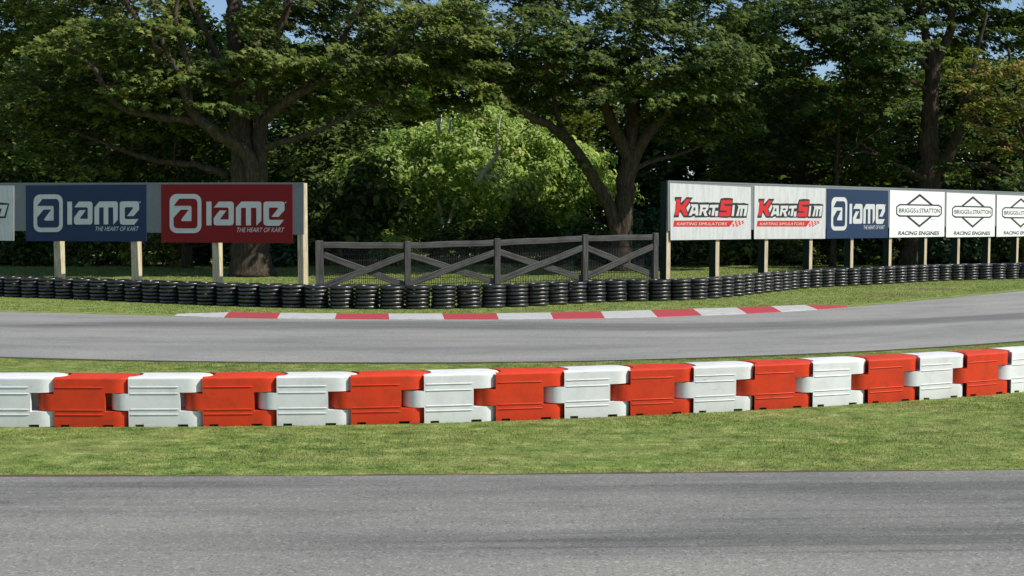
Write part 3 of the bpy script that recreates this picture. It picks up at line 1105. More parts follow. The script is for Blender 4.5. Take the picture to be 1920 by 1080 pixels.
# the end post stands proud of the board's right end
SGL = L_REF + LN * 0.016


def sign_at(px, ref, n, label, mat, group=None):
    return Sign([on_plane(x, y, ref, n) for x, y in px], n, label, mat, group=group)


s = sign_at([(-226, 349), (26, 347.8), (26, 451.3), (-226, 450)], SGL, LN, "white sign cut off by the left picture edge on the shaded hoarding", M['sign_dirty'])
print_sim(s)
s = sign_at([(48, 347.8), (274, 346.2), (274.6, 453), (48.6, 452)], SGL, LN, "dark blue sign in shade with white rounded-square emblem, on left hoarding", M['sign_blue'])
print_heart(s, M['sign_blue'])
s = sign_at([(301.7, 346), (548, 345.8), (548.6, 456), (302.5, 454.5)], SGL, LN, "dark red sign with white emblem and letters on the shaded hoarding", M['sign_red'])
print_heart(s, M['sign_red'])

# right hoarding
R_REF = D(1254, 400, 31.4)
R_DIR = (2457.0, F)
rh, RN, _ = hoarding("hoarding", "sunlit grey hoarding right of the wooden fence, receding behind the tyre wall", R_REF, R_DIR, 1252.6, 2200, 341.5, 371, 433, 418.5,
                     [(1253.5, 470, 1), (1345.5, 470, None), (1437, 470, None), (1520.5, 470, None), (1597.5, 470, None), (1669.3, 470, None), (1735.6, 470, None), (1797.4, 470, None), (1854.8, 470, None), (1907.8, 470, None), (1957, 470, None)], 0.17, 0.25, True)
SGR = R_REF + RN * 0.016
s = sign_at([(1256, 343.2), (1408, 351), (1408, 448.2), (1257.5, 450.3)], SGR, RN, "weathered white sign with red and black lettering, nearest the wooden fence", M['sign_dirty'], "white signs with red and black lettering")
print_sim(s)
s = sign_at([(1414.7, 348.3), (1548, 353), (1547.5, 447.5), (1414, 448.2)], SGR, RN, "weathered white sign with red and black lettering, beside the sunlit blue sign", M['sign_dirty'], "white signs with red and black lettering")
print_sim(s)
s = sign_at([(1551, 354), (1665.7, 357.4), (1665, 446), (1549.5, 447.5)], SGR, RN, "sunlit blue sign with white rounded-square emblem on the right hoarding", M['sign_blue'])
print_heart(s, M['sign_blue'])
s = sign_at([(1669, 356.4), (1771.5, 360.2), (1770.5, 443.6), (1667.6, 445.4)], SGR, RN, "white sign with black diamond badge, directly right of the blue sign", M['sign_white'], "white signs with a black diamond badge")
print_bri(s)
s = sign_at([(1775, 361), (1866, 365), (1865, 443.4), (1774, 445)], SGR, RN, "white sign with black diamond badge, the middle one of three", M['sign_white'], "white signs with a black diamond badge")
print_bri(s)
s = sign_at([(1869.5, 365.3), (1952.5, 368.4), (1951.6, 442.2), (1868.5, 444)], SGR, RN, "white sign with black diamond badge, cut by the right picture edge", M['sign_white'], "white signs with a black diamond badge")
print_bri(s)

# ---------------------------------------------------------------- timber fence with crossed braces and wire mesh
GP = [(599, 27.9, 451), (764, 28.3, 452), (932, 28.9, 447), (1096.5, 29.7, 439.5), (1228.5, 30.4, 436.5)]
gpos = []
for x, Y, yt in GP:
    q = D(x, yt, Y)
    gpos.append((np.array([q[0], q[1], 0.0]), q[2]))
fr = empty("wooden_fence", gpos[2][0])
tag(fr, "dark weathered wooden fence with crossed braces and wire mesh between two hoardings", "fence")
fo = gpos[2][0]
Z = np.array([0, 0, 1.0])
for k, (p, zt) in enumerate(gpos):
    mb = MB()
    a = gpos[min(k + 1, 4)][0] - gpos[max(k - 1, 0)][0]
    a /= np.linalg.norm(a)
    nb = np.array([a[1], -a[0], 0])
    w_ = 0.10 if k == 0 else 0.07
    prs = [(-w_, -.075), (w_, -.075), (w_, .075), (-w_, .075)]
    V = [p - fo + a * x + nb * y + Z * z for z in (0, zt - 0.012) for x, y in prs]
    V += [p - fo + a * x * .82 + nb * y * .82 + Z * zt for x, y in prs]
    Fc = [(i, (i + 1) % 4, 4 + (i + 1) % 4, 4 + i) for i in range(4)] + [(4 + i, 4 + (i + 1) % 4, 8 + (i + 1) % 4, 8 + i) for i in range(4)] + [(8, 9, 10, 11), (3, 2, 1, 0)]
    mb.add(V, Fc)
    mb.build("post", M['gate_wood'], fr)


def rail(name, p0, p1, hh, dd, mat, off):
    """rail with its own lengthwise axis so the grain runs along it"""
    d = p1 - p0
    L = np.linalg.norm(d)
    mb = MB()
    n = 7
    V, Fc = [], []
    for i in range(n):
        x = -L / 2 + L * i / (n - 1)
        wv = math.sin(i * 1.7 + off * 9) * 0.006
        for (y, z) in ((-dd, -hh + .012), (-dd + .012, -hh), (dd - .012, -hh), (dd, -hh + .012), (dd, hh - .012), (dd - .012, hh), (-dd + .012, hh), (-dd, hh - .012)):
            V.append((x, y, z + wv))
    for i in range(n - 1):
        Fc += [(i * 8 + j, i * 8 + (j + 1) % 8, (i + 1) * 8 + (j + 1) % 8, (i + 1) * 8 + j) for j in range(8)]
    Fc += [tuple(range(7, -1, -1)), tuple(range((n - 1) * 8, n * 8))]
    mb.add(V, Fc)
    o = mb.build(name, mat, fr)
    ex = Vector(d / L)
    ey = Vector((-ex.y, ex.x, 0)).normalized()
    ez = ex.cross(ey)
    mt = Matrix((ex, ey, ez)).transposed().to_4x4()
    c = (p0 + p1) / 2 - fo
    o.matrix_local = Matrix.Translation(Vector(c)) @ mt
    return o


for k in range(4):
    (p0, z0), (p1, z1) = gpos[k], gpos[k + 1]
    d = (p1 - p0) / np.linalg.norm(p1 - p0)
    e0 = p0 + d * (0.102 if k == 0 else 0.072)
    e1 = p1 - d * 0.072
    rail("top_rail", e0 + Z * (z0 - 0.115), e1 + Z * (z1 - 0.115), 0.078, 0.045, M['gate_rail'], k)
    nb = np.array([d[1], -d[0], 0])
    lo = 0.42 + 0.05 * k
    rail("brace", e0 + Z * (z0 - 0.36) - nb * 0.032, e1 + Z * lo - nb * 0.032, 0.082, 0.028, M['gate_rail'], k + .3)
    rail("brace", e0 + Z * lo + nb * 0.032, e1 + Z * (z1 - 0.36) + nb * 0.032, 0.082, 0.028, M['gate_rail'], k + .6)
    mb = MB()
    L = np.linalg.norm(e1 - e0)
    nv = int(L / 0.046)
    q = -nb * 0.09
    for i in range(nv + 1):
        t = i / nv
        b0 = e0 * (1 - t) + e1 * t + q - fo
        zt = z0 * (1 - t) + z1 * t - 0.16
        mb.box(b0 + Z * (zt + 0.12) / 2, d * 0.0060, nb * 0.004, Z * (zt - 0.12) / 2)
    for j in range(9):
        zf = j / 8
        za, zb = 0.14 + (z0 - 0.33) * zf, 0.14 + (z1 - 0.33) * zf
        a_, b_ = e0 + q - nb * 0.009 - fo + Z * za, e1 + q - nb * 0.009 - fo + Z * zb
        mb.box((a_ + b_) / 2, (b_ - a_) / 2, nb * 0.003, Z * 0.0070)
    mb.build("wire_mesh", M['wire'], fr, recalc=False)


# ---------------------------------------------------------------- foliage
def leaf_cloud(centers, normals, size, shape, rng):
    """one small polygon per leaf; shape: 'maple' (lobed) or 'oval'"""
    n = len(centers)
    if shape == 'maple':
        ang = np.radians([90, 62, 40, 12, -20, -55, -90, -125, 200, 168, 140, 118])
        rad = np.array([1.0, 0.45, 0.88, 0.42, 0.72, 0.38, 0.30, 0.38, 0.72, 0.42, 0.88, 0.45])
        shp = np.stack([rad * np.cos(ang), rad * np.sin(ang)], 1)
        bend = np.array([-.12, 0, -.15, 0.02, -.18, 0.02, 0.05, 0.02, -.18, 0.02, -.15, 0])
    else:
        shp = np.array([(0, -1.0), (0.42, -0.35), (0.36, 0.4), (0, 1.0), (-0.36, 0.4), (-0.42, -0.35)]) * 0.9
        bend = np.array([-.1, 0.12, 0.12, -.2, 0.12, 0.12])
    k = len(shp)
    nr = normals / (np.linalg.norm(normals, axis=1)[:, None] + 1e-9)
    rv = rng.normal(size=(n, 3))
    a = np.cross(nr, rv)
    a /= np.linalg.norm(a, axis=1)[:, None] + 1e-9
    b_ = np.cross(nr, a)
    sz = size * np.clip(np.exp(rng.normal(size=n) * 0.33), 0.45, 1.75) * 0.95
    V = (centers[:, None, :] + sz[:, None, None] * (shp[None, :, 0, None] * a[:, None, :] + shp[None, :, 1, None] * b_[:, None, :] + bend[None, :, None] * nr[:, None, :]))
    polys = (np.arange(n)[:, None] * k + np.arange(k)[None, :])
    return V.reshape(-1, 3), polys


LIGHTWARD = np.array(sdir) * 0.7 + np.array([0, -0.35, 0])     # leaves turn towards the sun and the open side


def pad_leaves(pads, per_area, rng, tilt=0.50, thick=0.10, droop=0.2):
    """pads: list of (centre, radius, outward) -> leaf centres and normals in flat sprays"""
    Cs, Ns = [], []
    for c, r, outw in pads:
        n = max(6, int(per_area * r * r))
        rr = r * np.sqrt(rng.random(n))
        th = rng.random(n) * 2 * math.pi
        st = rng.uniform(0.75, 1.25)
        x, y = rr * np.cos(th) * st, rr * np.sin(th) / st
        ax = rng.normal(size=2) * 0.22
        z = rng.normal(size=n) * thick * r - droop * rr ** 2 / r + ax[0] * x + ax[1] * y
        Cs.append(np.stack([c[0] + x, c[1] + y, c[2] + z], 1))
        nn = np.tile(np.array([0, 0, 1.0]), (n, 1)) + rng.normal(size=(n, 3)) * tilt
        nn[:, 0] += outw[0] * 0.35
        nn[:, 1] += outw[1] * 0.35
        nn += LIGHTWARD
        Ns.append(nn)
    return np.concatenate(Cs), np.concatenate(Ns)


def curve3(pts, n):
    return resample(np.array(pts), n)


def hero_tree(name, label, base_px, depth, limbs, regions, leafmat, leaf, per_area, seed, shape='maple', group=None):
    """limbs: list of [(px,py,dy,radius)]; regions: (x0,x1,y0,y1,dy0,dy1,count,r0,r1) where leaf sprays grow"""
    rng = np.random.default_rng(seed)
    base = P(*base_px)
    base = np.array([D(base_px[0], base_px[1], depth)[0], depth, 0.0])
    root = empty(name, base)
    tag(root, label, "tree", group)
    mb = MB()
    skel, srad = [], []
    for li, lb in enumerate(limbs):
        q = np.array([np.append(D(x, y, depth + dy) - base, r) for x, y, dy, r in lb])
        if li == 0:
            q[0, 2] = -0.1
        c = curve3(q, max(6, 5 * len(lb)))
        c[1:-1, :3] += rng.normal(size=(len(c) - 2, 3)) * 0.02 * (1 + c[1:-1, 3:4])
        rad = c[:, 3].copy()
        if li == 0:
            zz = c[:, 2]
            rad = rad * (1 + 0.35 * np.exp(-np.maximum(zz, 0) / 0.35))
        mb.tube(c[:, :3], rad, 12 if rad[0] > .15 else 8)
        for p_, r_ in zip(c[:, :3], rad):
            if p_[2] > 2.2:
                skel.append(p_)
                srad.append(r_)
    skel = np.array(skel)
    srad = np.array(srad)
    pads = []
    for (x0, x1, y0, y1, d0, d1, cntp, r0, r1) in regions:
        for _ in range(cntp):
            p_ = D(rng.uniform(x0, x1), rng.uniform(y0, y1), depth + rng.uniform(d0, d1)) - base
            pads.append((p_, rng.uniform(r0, r1)))
    # join every spray to the nearest wood, nearest first
    dist = [np.min(np.linalg.norm(skel - p_, axis=1)) for p_, _ in pads]
    out = []
    for i in np.argsort(dist):
        p_, r_ = pads[i]
        dd = np.linalg.norm(skel - p_, axis=1) + np.maximum(0, skel[:, 2] - p_[2] + 0.1) * 0.9
        j = int(np.argmin(dd))
        a = skel[j]
        L = np.linalg.norm(p_ - a)
        if L > 0.15:
            mid = (a + p_) / 2 + np.array([0, 0, -0.06 * L]) + rng.normal(size=3) * 0.10 * L
            r0 = min(srad[j] * 0.7, 0.012 + 0.014 * L + 0.010)
            c = resample(np.array([a, mid, p_]), 7)
            rr = np.linspace(r0, 0.008, 7)
            mb.tube(c, rr, 5, cap=False)
            skel = np.vstack([skel, c[2:]])
            srad = np.append(srad, rr[2:])
        ow = p_[:2] / (np.linalg.norm(p_[:2]) + 1e-6)
        out.append((p_, r_, ow))
        # twigs that carry the spray outwards
        for _ in range(2):
            an = rng.uniform(0, 6.28)
            e = p_ + np.array([math.cos(an) * r_ * .7, math.sin(an) * r_ * .7, rng.normal() * 0.08])
            mb.tube([p_, (p_ + e) / 2 + np.array([0, 0, .03]), e], [0.010, 0.008, 0.004], 4, cap=False)
    t = mb.build("trunk", M['bark'], root, smooth=True, recalc=False)
    C_, N_ = pad_leaves(out, per_area, rng)
    V, pl = leaf_cloud(C_, N_, leaf, shape, rng)
    me = mesh_np("crown", V, pl, False, [leafmat])
    o = bpy.data.objects.new("crown", me)
    COL.objects.link(o)
    o.parent = root
    return root


PXM = 41.0 / F             # metres per pixel at the left tree
left_limbs = [
    [(472, 520, 0, .72), (470, 470, 0, .70), (468, 400, 0, .68), (464, 345, 0, .60), (456, 290, 0, .46), (452, 220, 0.1, .42), (450, 150, 0.2, .36), (442, 80, .3, .29), (436, 10, .4, .24), (430, -70, .5, .18), (425, -170, .5, .08)],
    [(480, 400, -.15, .36), (486, 330, -.2, .31), (488, 260, -.2, .27), (490, 190, -.2, .24), (500, 120, -.3, .18), (530, 40, -.5, .14), (560, -60, -.6, .08)],
    [(472, 370, -.45, .28), (474, 335, -.6, .27), (466, 293, -.8, .25), (440, 270, -1, .24), (417, 257, -1.2, .22), (377, 227, -1.6, .19), (353, 200, -1.9, .14), (335, 140, -2.3, .11), (300, 70, -2.6, .08), (285, 0, -2.8, .05)],
    [(365, 228, -1.6, .15), (325, 222, -1.8, .14), (283, 217, -2, .12), (227, 200, -2.3, .11), (200, 170, -2.6, .09), (170, 120, -3, .07), (110, 80, -3.3, .04)],
    [(490, 280, -.3, .14), (520, 268, -.5, .12), (560, 258, -.7, .10), (610, 240, -1, .08), (680, 205, -1.3, .06), (760, 170, -1.5, .04)],
    [(490, 230, -.3, .20), (510, 212, -.5, .19), (540, 190, -.6, .17), (610, 150, -.8, .14), (700, 128, -1, .12), (740, 90, -1.2, .10), (775, 60, -1.3, .09), (800, 10, -1.5, .05)],
    [(560, 178, -.6, .13), (620, 120, -.2, .11), (650, 60, .2, .10), (680, 0, .4, .08), (700, -70, .5, .05)],
    [(450, 170, .2, .20), (420, 130, -.3, .14), (395, 80, -.6, .12), (370, 30, -.8, .10), (330, -40, -1, .06)],
    [(352, 200, -1.8, .14), (350, 130, -2, .12), (345, 90, -2.2, .11), (330, 45, -2.4, .09), (335, -20, -2.4, .06)],
    [(300, 100, -2.6, .11), (275, 60, -2.5, .12), (240, 10, -2.5, .10), (210, -60, -2.5, .06)],
    [(455, 120, .2, .16), (500, 60, .8, .13), (560, 10, 1.2, .10), (640, -60, 1.5, .05)],
    [(700, 128, -1, .10), (780, 85, -.8, .085), (850, 70, -.6, .07), (930, 60, -.4, .05)],
    [(430, 330, .4, .16), (370, 310, .8, .13), (290, 300, 1.2, .11), (200, 270, 1.6, .08), (120, 240, 2, .05)],
]
left_regions = [
    (150, 500, 95, 140, -2.5, 4, 64, .5, .95), (480, 930, 70, 150, -2.2, 4, 78, .5, .95), (330, 760, 100, 128, -2.6, 1, 34, .5, .9),
    (-60, 330, -60, 100, -2, 5, 66, .5, 1.0), (180, 330, 20, 90, -2.5, 1, 22, .4, .8), (430, 760, -130, 60, -3, 4, 62, .5, .95), (520, 760, 0, 70, 2, 6, 24, .5, .9), (180, 480, 140, 215, -3, -1.2, 20, .4, .75), (600, 950, 125, 215, -2, 3, 40, .5, .9), (60, 160, 50, 120, -4, -2.5, 10, .4, .7), (230, 420, -30, 70, -4, -2.4, 10, .4, .7),
    (40, 420, 140, 240, 0, 6, 74, .6, 1.1), (480, 760, 130, 215, 1, 6, 34, .5, 1.0), (-80, 260, 200, 330, 1, 6, 36, .6, 1.1), (700, 980, 10, 80, -3, 2, 34, .5, .9),
    (180, 360, -160, -60, -3, 3, 16, .5, 1.0), (520, 570, 290, 325, -.5, .5, 4, .25, .4), (-80, 360, -40, 30, 1, 6, 50, .6, 1.0), (440, 800, -50, 40, 1, 6, 44, .6, 1.0), (-60, 200, 60, 200, -1, 5, 36, .5, 1.0),
]
hero_tree("broadleaf_tree", "massive spreading tree with thick dark trunk behind the shaded red sign", (472, 517), 41.0, left_limbs, left_regions, M['leaf_olive'], 0.150, 135, 11)

mid_limbs = [
    [(1163, 506, 0, .41), (1166, 450, 0, .40), (1170, 400, 0, .39), (1174, 340, 0, .38), (1182, 295, 0, .36), (1186, 240, .1, .30), (1188, 170, .2, .25), (1192, 90, .3, .20), (1198, 0, .4, .14), (1200, -100, .4, .06)],
    [(1180, 305, 0, .27), (1160, 258, -.3, .25), (1140, 215, -.5, .22), (1124, 170, -.7, .19), (1100, 110, -.9, .13), (1070, 40, -1, .07)],
    [(1186, 300, 0, .26), (1208, 262, -.2, .23), (1238, 222, -.5, .21), (1262, 180, -.8, .17), (1300, 120, -1, .11), (1350, 60, -1.2, .06)],
    [(1158, 440, -.1, .27), (1142, 385, -.4, .25), (1110, 330, -.8, .23), (1082, 285, -1.1, .21), (1060, 258, -1.4, .19), (1030, 235, -1.8, .17), (1000, 222, -2.2, .14), (955, 195, -2.8, .11), (920, 150, -3.2, .08), (900, 100, -3.5, .05)],
    [(1072, 272, -1.2, .13), (1052, 240, -1.2, .12), (1042, 200, -1.2, .10), (1030, 140, -1.3, .06)],
    [(1184, 320, .1, .13), (1225, 300, .3, .10), (1275, 288, .6, .08), (1340, 262, 1, .05)],
    [(930, 160, -3, .07), (860, 100, -3, .08), (840, 80, -2.6, .07), (870, 50, -2.4, .06), (940, 40, -2.4, .04)],
    [(1030, 142, -3.4, .05), (1022, 120, -3.6, .055), (1005, 95, -3.9, .045)],
    [(1022, 120, -3.6, .05), (1050, 130, -3.4, .05), (1075, 150, -3, .05), (1124, 170, -.9, .06)],
]
mid_regions = [
    (810, 1130, 70, 150, -4, 2, 90, .5, .95), (1080, 1390, 90, 190, -5, 1, 90, .5, .95), (820, 1100, 140, 205, -3, 3, 40, .5, .95),
    (860, 1330, 10, 100, -5, 3, 75, .5, .95), (1130, 1400, -80, 60, -3, 4, 46, .5, 1.0), (860, 1120, -120, 20, -2, 4, 44, .5, .95),
    (990, 1090, 225, 262, -2, -1, 5, .25, .4), (1190, 1420, 150, 260, -1, 4, 66, .5, 1.0), (850, 1430, -50, 40, 0, 6, 70, .6, 1.0), (1240, 1420, 60, 200, -5, 2, 34, .5, .9), (1060, 1120, 280, 315, -1.5, -.5, 3, .2, .35),
]
hero_tree("broadleaf_tree", "tree with a forked trunk leaning left behind the wooden fence's right end", (1163, 503), 45.0, mid_limbs, mid_regions, M['leaf_olive'], 0.155, 130, 23)

right_limbs = [
    [(1706, 508, 0, .38), (1712, 450, 0, .38), (1722, 400, 0, .40), (1740, 350, 0, .46), (1744, 320, 0, .42), (1742, 260, 0, .38), (1744, 200, 0, .34), (1748, 140, 0, .30), (1750, 110, 0, .28), (1738, 75, .1, .17), (1730, 20, .2, .12), (1722, -60, .3, .06)],
    [(1745, 335, 0, .30), (1770, 305, -.2, .27), (1788, 275, -.4, .24), (1800, 235, -.6, .20), (1812, 180, -.8, .16), (1830, 110, -1, .11), (1850, 20, -1, .05)],
    [(1752, 120, 0, .22), (1768, 92, -.2, .20), (1778, 70, -.3, .19), (1786, 20, -.4, .15), (1795, -50, -.5, .08)],
    [(1742, 130, -.1, .11), (1722, 108, -.4, .10), (1704, 92, -.7, .08), (1680, 80, -1, .06), (1620, 60, -1.3, .04)],
    [(1735, 335, -.3, .14), (1712, 325, -.7, .12), (1690, 312, -1, .09), (1675, 306, -1.2, .06)],
    [(1760, 325, -.2, .12), (1800, 310, -.5, .10), (1850, 312, -.8, .09), (1895, 330, -1, .06)],
    [(1745, 170, 0, .10), (1700, 150, -.5, .08), (1620, 135, -1, .06), (1540, 70, -1.3, .05), (1500, 80, -1.6, .04)],
    [(1748, 210, 0, .07), (1768, 213, -.3, .06), (1772, 190, -.4, .05)],
    [(1650, 290, -1, .05), (1622, 286, -1.3, .055), (1595, 288, -1.5, .03)],
    [(1650, 290, -1, .05), (1630, 278, -1.2, .05), (1605, 266, -1.4, .025)],
]
right_regions = [
    (1380, 1720, -60, 120, -5, 4, 130, .5, .95), (1430, 1700, 100, 210, -3, 3, 60, .5, .95), (1760, 1960, -80, 110, -1, 5, 84, .5, 1.0),
    (1400, 1790, -50, 60, 1, 6, 50, .6, 1.0), (1850, 1970, -50, 80, 1, 6, 24, .6, 1.0), (1330, 1660, 190, 300, 1, 6, 60, .5, 1.0), (1650, 1800, -120, 50, -2, 4, 44, .5, .9), (1780, 1960, 300, 345, -1, 3, 20, .4, .7), (1660, 1760, 60, 110, -2.5, -1, 6, .3, .5),
    (1540, 1680, 20, 80, -5.5, -2, 26, .4, .8),
]
hero_tree("broadleaf_tree", "slender tree with a twisting forked trunk above the sunlit blue sign", (1706, 500), 48.0, right_limbs, right_regions, M['leaf_dark'], 0.165, 125, 37)

autumn_limbs = [
    [(1930, 495, 0, .22), (1925, 420, 0, .20), (1930, 330, 0, .18), (1920, 250, .1, .15), (1905, 170, .2, .10), (1890, 90, .3, .05)],
    [(1928, 300, 0, .10), (1890, 270, -.4, .08), (1850, 240, -.8, .06), (1815, 200, -1, .04)],
    [(1922, 250, 0, .09), (1960, 190, -.3, .06), (1985, 130, -.4, .04)],
    [(1926, 280, 0, .08), (1895, 210, -.5, .06), (1860, 160, -.8, .04)],
]
autumn_regions = [(1800, 1990, 115, 225, -3, 1, 60, .35, .7), (1780, 1850, 90, 160, -1, 1, 10, .3, .5), (1820, 1990, 215, 290, -2, 2, 24, .35, .6)]
hero_tree("small_tree", "small tree turning orange and red at the right picture edge", (1930, 490), 46.0, autumn_limbs, autumn_regions, M['leaf_autumn'], 0.115, 230, 41, 'oval')

autumn2_limbs = [
    [(1560, 495, 0, .14), (1565, 400, 0, .12), (1568, 320, 0, .10), (1572, 240, 0, .07), (1575, 160, 0, .03)],
    [(1566, 330, 0, .06), (1600, 280, -.5, .05), (1650, 240, -.8, .03)],
]
autumn2_regions = [(1540, 1610, 135, 250, -1.5, 1, 14, .3, .5), (1620, 1720, 205, 280, -1.5, 0, 8, .25, .4)]
hero_tree("small_tree", "thin yellowish sapling with a few red leaves above the sunlit blue sign", (1560, 492), 49.0, autumn2_limbs, autumn2_regions, M['leaf_autumn'], 0.115, 190, 43, 'oval')


# the sunlit bush in the gap with its dead pale branches
def bush_tree():
    rng = np.random.default_rng(5)
    depth = 57.0
    c0 = D(895, 330, depth)
    base = np.array([c0[0], depth, 0.0])
    root = empty("bushy_tree", base)
    tag(root, "bright sunlit bushy tree with bare pale branches, behind the wooden fence", "tree")
    mb = MB()
    for q in ([(835, 500, -1, .18), (832, 440, -1.2, .16), (826, 400, -1, .13), (815, 330, -.6, .10), (826, 240, -.5, .07), (828, 215, -.4, .03)],
              [(830, 450, -1.2, .13), (840, 425, -1.3, .11), (855, 380, -1, .09), (880, 300, -.5, .06), (900, 240, -.3, .03)],
              [(860, 470, 0, .12), (950, 380, .3, .10), (1020, 300, .4, .06), (1060, 250, .4, .03)]):
        pts = np.array([np.append(D(x, y, depth + dy) - base, r) for x, y, dy, r in q])
        if pts[0, 2] > -.1:
            pts[0, 2] = -0.1
        c = resample(pts, 16)
        mb.tube(c[:, :3], c[:, 3], 8)
    mb.build("trunk", M['bark_pale'], root, smooth=True, recalc=False)
    mb = MB()
    fd = depth - 5.3
    for q in ([(896, 342, 0, .085), (905, 325, -.1, .08), (925, 300, -.1, .075), (943, 280, 0, .06)], [(931, 292, 0, .05), (931, 262, .1, .04), (934, 245, .2, .03), (940, 215, .5, .012)],
              [(906, 328, 0, .05), (930, 333, -.2, .035), (950, 345, -.4, .02)], [(906, 328, 0, .04), (895, 322, -.1, .03), (882, 312, 0, .015)], [(920, 325, 0, .04), (945, 320, -.2, .025), (965, 316, -.3, .01)],
              [(908, 330, 0, .035), (925, 345, -.2, .02), (936, 356, -.3, .01)], [(975, 250, 0, .03), (990, 240, .1, .03), (1010, 228, .2, .02)], [(826, 250, 0.3, .06), (822, 238, .3, .06), (826, 220, .4, .04)], [(842, 250, 0.3, .05), (846, 225, .4, .04)]):
        pts = np.array([np.append(D(x, y, fd + dy) - base, r) for x, y, dy, r in q])
        c = resample(pts, 8)
        mb.tube(c[:, :3], c[:, 3] * 1.25, 6)
    mb.build("bare_branch", M['bark_pale'], root, smooth=True, recalc=False)
    # rounded mass of leaf clumps, in local metres
    Cs, Ns = [], []
    s_ = depth / F
    lumps = []
    for _ in range(420):
        th, ph = rng.uniform(0, 2 * math.pi), rng.uniform(-0.35, 1.0)
        rr = rng.uniform(0.72, 1.0)
        x = math.cos(th) * math.sqrt(max(0, 1 - max(ph, 0) ** 2)) * rr
        y = math.sin(th) * math.sqrt(max(0, 1 - max(ph, 0) ** 2)) * rr
        if y > 0.45:
            continue
        k_ = 1 + 0.22 * math.sin(3.1 * x + 1.3) * math.cos(2.3 * ph + 4 * x) + rng.normal() * 0.07
        x, y, ph = x * k_, y * k_, ph * (0.86 + 0.25 * rng.random())
        lumps.append((np.array([x * 6.0 + 0.3, y * 3.4, 3.9 + ph * rr * (3.5 if ph > 0 else 2.6)]), rng.uniform(.28, .85), np.array([x, y, max(ph, 0)])))
    for _ in range(48):        # ragged outlying sprays and an inner mass that closes the gaps
        x, ph = rng.uniform(-1.2, 1.2), rng.uniform(-.2, 1.12)
        lumps.append((np.array([x * 5.5 + .75, rng.uniform(-2.2, .8), 3.6 + ph * 3.4 * math.sqrt(max(.05, 1 - min(1, abs(x) / 1.25) ** 2))]), rng.uniform(.2, .45), np.array([x * .5, -.3, .6])))
    for _ in range(80):
        lumps.append((np.array([rng.uniform(-3.6, 5.0), rng.uniform(-1.4, 1.6), rng.uniform(1.4, 5.6)]), rng.uniform(.6, 1.0), np.array([0, -.4, .5])))
    for c, r, n in lumps:
        k = int(210 * r * r)
        d = rng.normal(size=(k, 3))
        d /= np.linalg.norm(d, axis=1)[:, None]
        Cs.append(c + d * r * rng.uniform(.55, 1.05, size=(k, 1)) * np.array([1.1, 1.1, .75]))
        Ns.append(d * .6 + n * 0.6 + LIGHTWARD * 1.3 + rng.normal(size=(k, 3)) * .4)
    V, pl = leaf_cloud(np.concatenate(Cs), np.concatenate(Ns), 0.135, 'oval', rng)
    me = mesh_np("crown", V, pl, False, [M['leaf_bright']])
    o = bpy.data.objects.new("crown", me)
    COL.objects.link(o)
    o.parent = root


bush_tree()


# background trees: a few kinds, each tree an object with trunk and crown
def back_tree_meshes(seed, height, rad, low, leaf, npads, per_area, mat):
    rng = np.random.default_rng(seed)
    mb = MB()
    pts = [np.array([0, 0, -0.1])]
    for k in range(1, 8):
        pts.append(np.array([rng.normal() * .12 * k ** .5, rng.normal() * .12 * k ** .5, height * .93 * k / 7]))
    mb.tube(pts, np.linspace(height * .026, 0.04, 8), 9)
    pads = []
    for _ in range(npads):
        t = rng.random() ** 0.85
        z = low + (height - low) * t
        prof = math.sin(math.pi * min(1, (0.18 + 0.82 * t)) ** 0.9) ** 0.7 if t < .999 else 0
        rr = rad * max(prof, .15) * math.sqrt(rng.uniform(.25, 1))
        th = rng.uniform(0, 6.283)
        p_ = np.array([rr * math.cos(th), rr * math.sin(th), z])
        pads.append((p_, rng.uniform(.6, 1.25), np.array([math.cos(th), math.sin(th)])))
        if rng.random() < .55:
            zz = max(1.2, z - rr * .45)
            st = np.array([0, 0, zz])
            mb.tube([st, (st + p_) / 2 + rng.normal(size=3) * .2, p_], [0.05 + .008 * rr, 0.035, 0.01], 5, cap=False)
    C_, N_ = pad_leaves(pads, per_area, rng, tilt=.7, thick=.3)
    V, pl = leaf_cloud(C_, N_, leaf, 'oval', rng)
    oc = mesh_np("crown", V, pl, False, [mat])
    ot = mb.build("trunk", M['bark'], smooth=True, recalc=False)
    tm = ot.data
    bpy.data.objects.remove(ot)
    return tm, oc


KINDS = {
    'tall': back_tree_meshes(101, 15.5, 4.6, 2.2, 0.23, 330, 46, M['leaf_dark']),
    'broad': back_tree_meshes(102, 12.5, 5.4, 1.6, 0.22, 330, 50, M['leaf_dark']),
    'light': back_tree_meshes(103, 13.5, 4.4, 2.0, 0.21, 260, 46, M['leaf_olive']),
    'fresh': back_tree_meshes(104, 14.0, 4.2, 2.5, 0.20, 240, 50, M['leaf_bright']),
}


def place_kind(kind, name, label, x, Y, sc, rot, group, cat="tree"):
    tm, cm = KINDS[kind]
    q = D(x, 480, Y)
    root = empty(name, (q[0], Y, 0))
    root.rotation_euler = (0, 0, rot)
    root.scale = (sc[0], sc[0], sc[1])
    tag(root, label, cat, group)
    for nm, me in (("trunk", tm), ("crown", cm)):
        o = bpy.data.objects.new(nm, me)
        COL.objects.link(o)
        o.parent = root


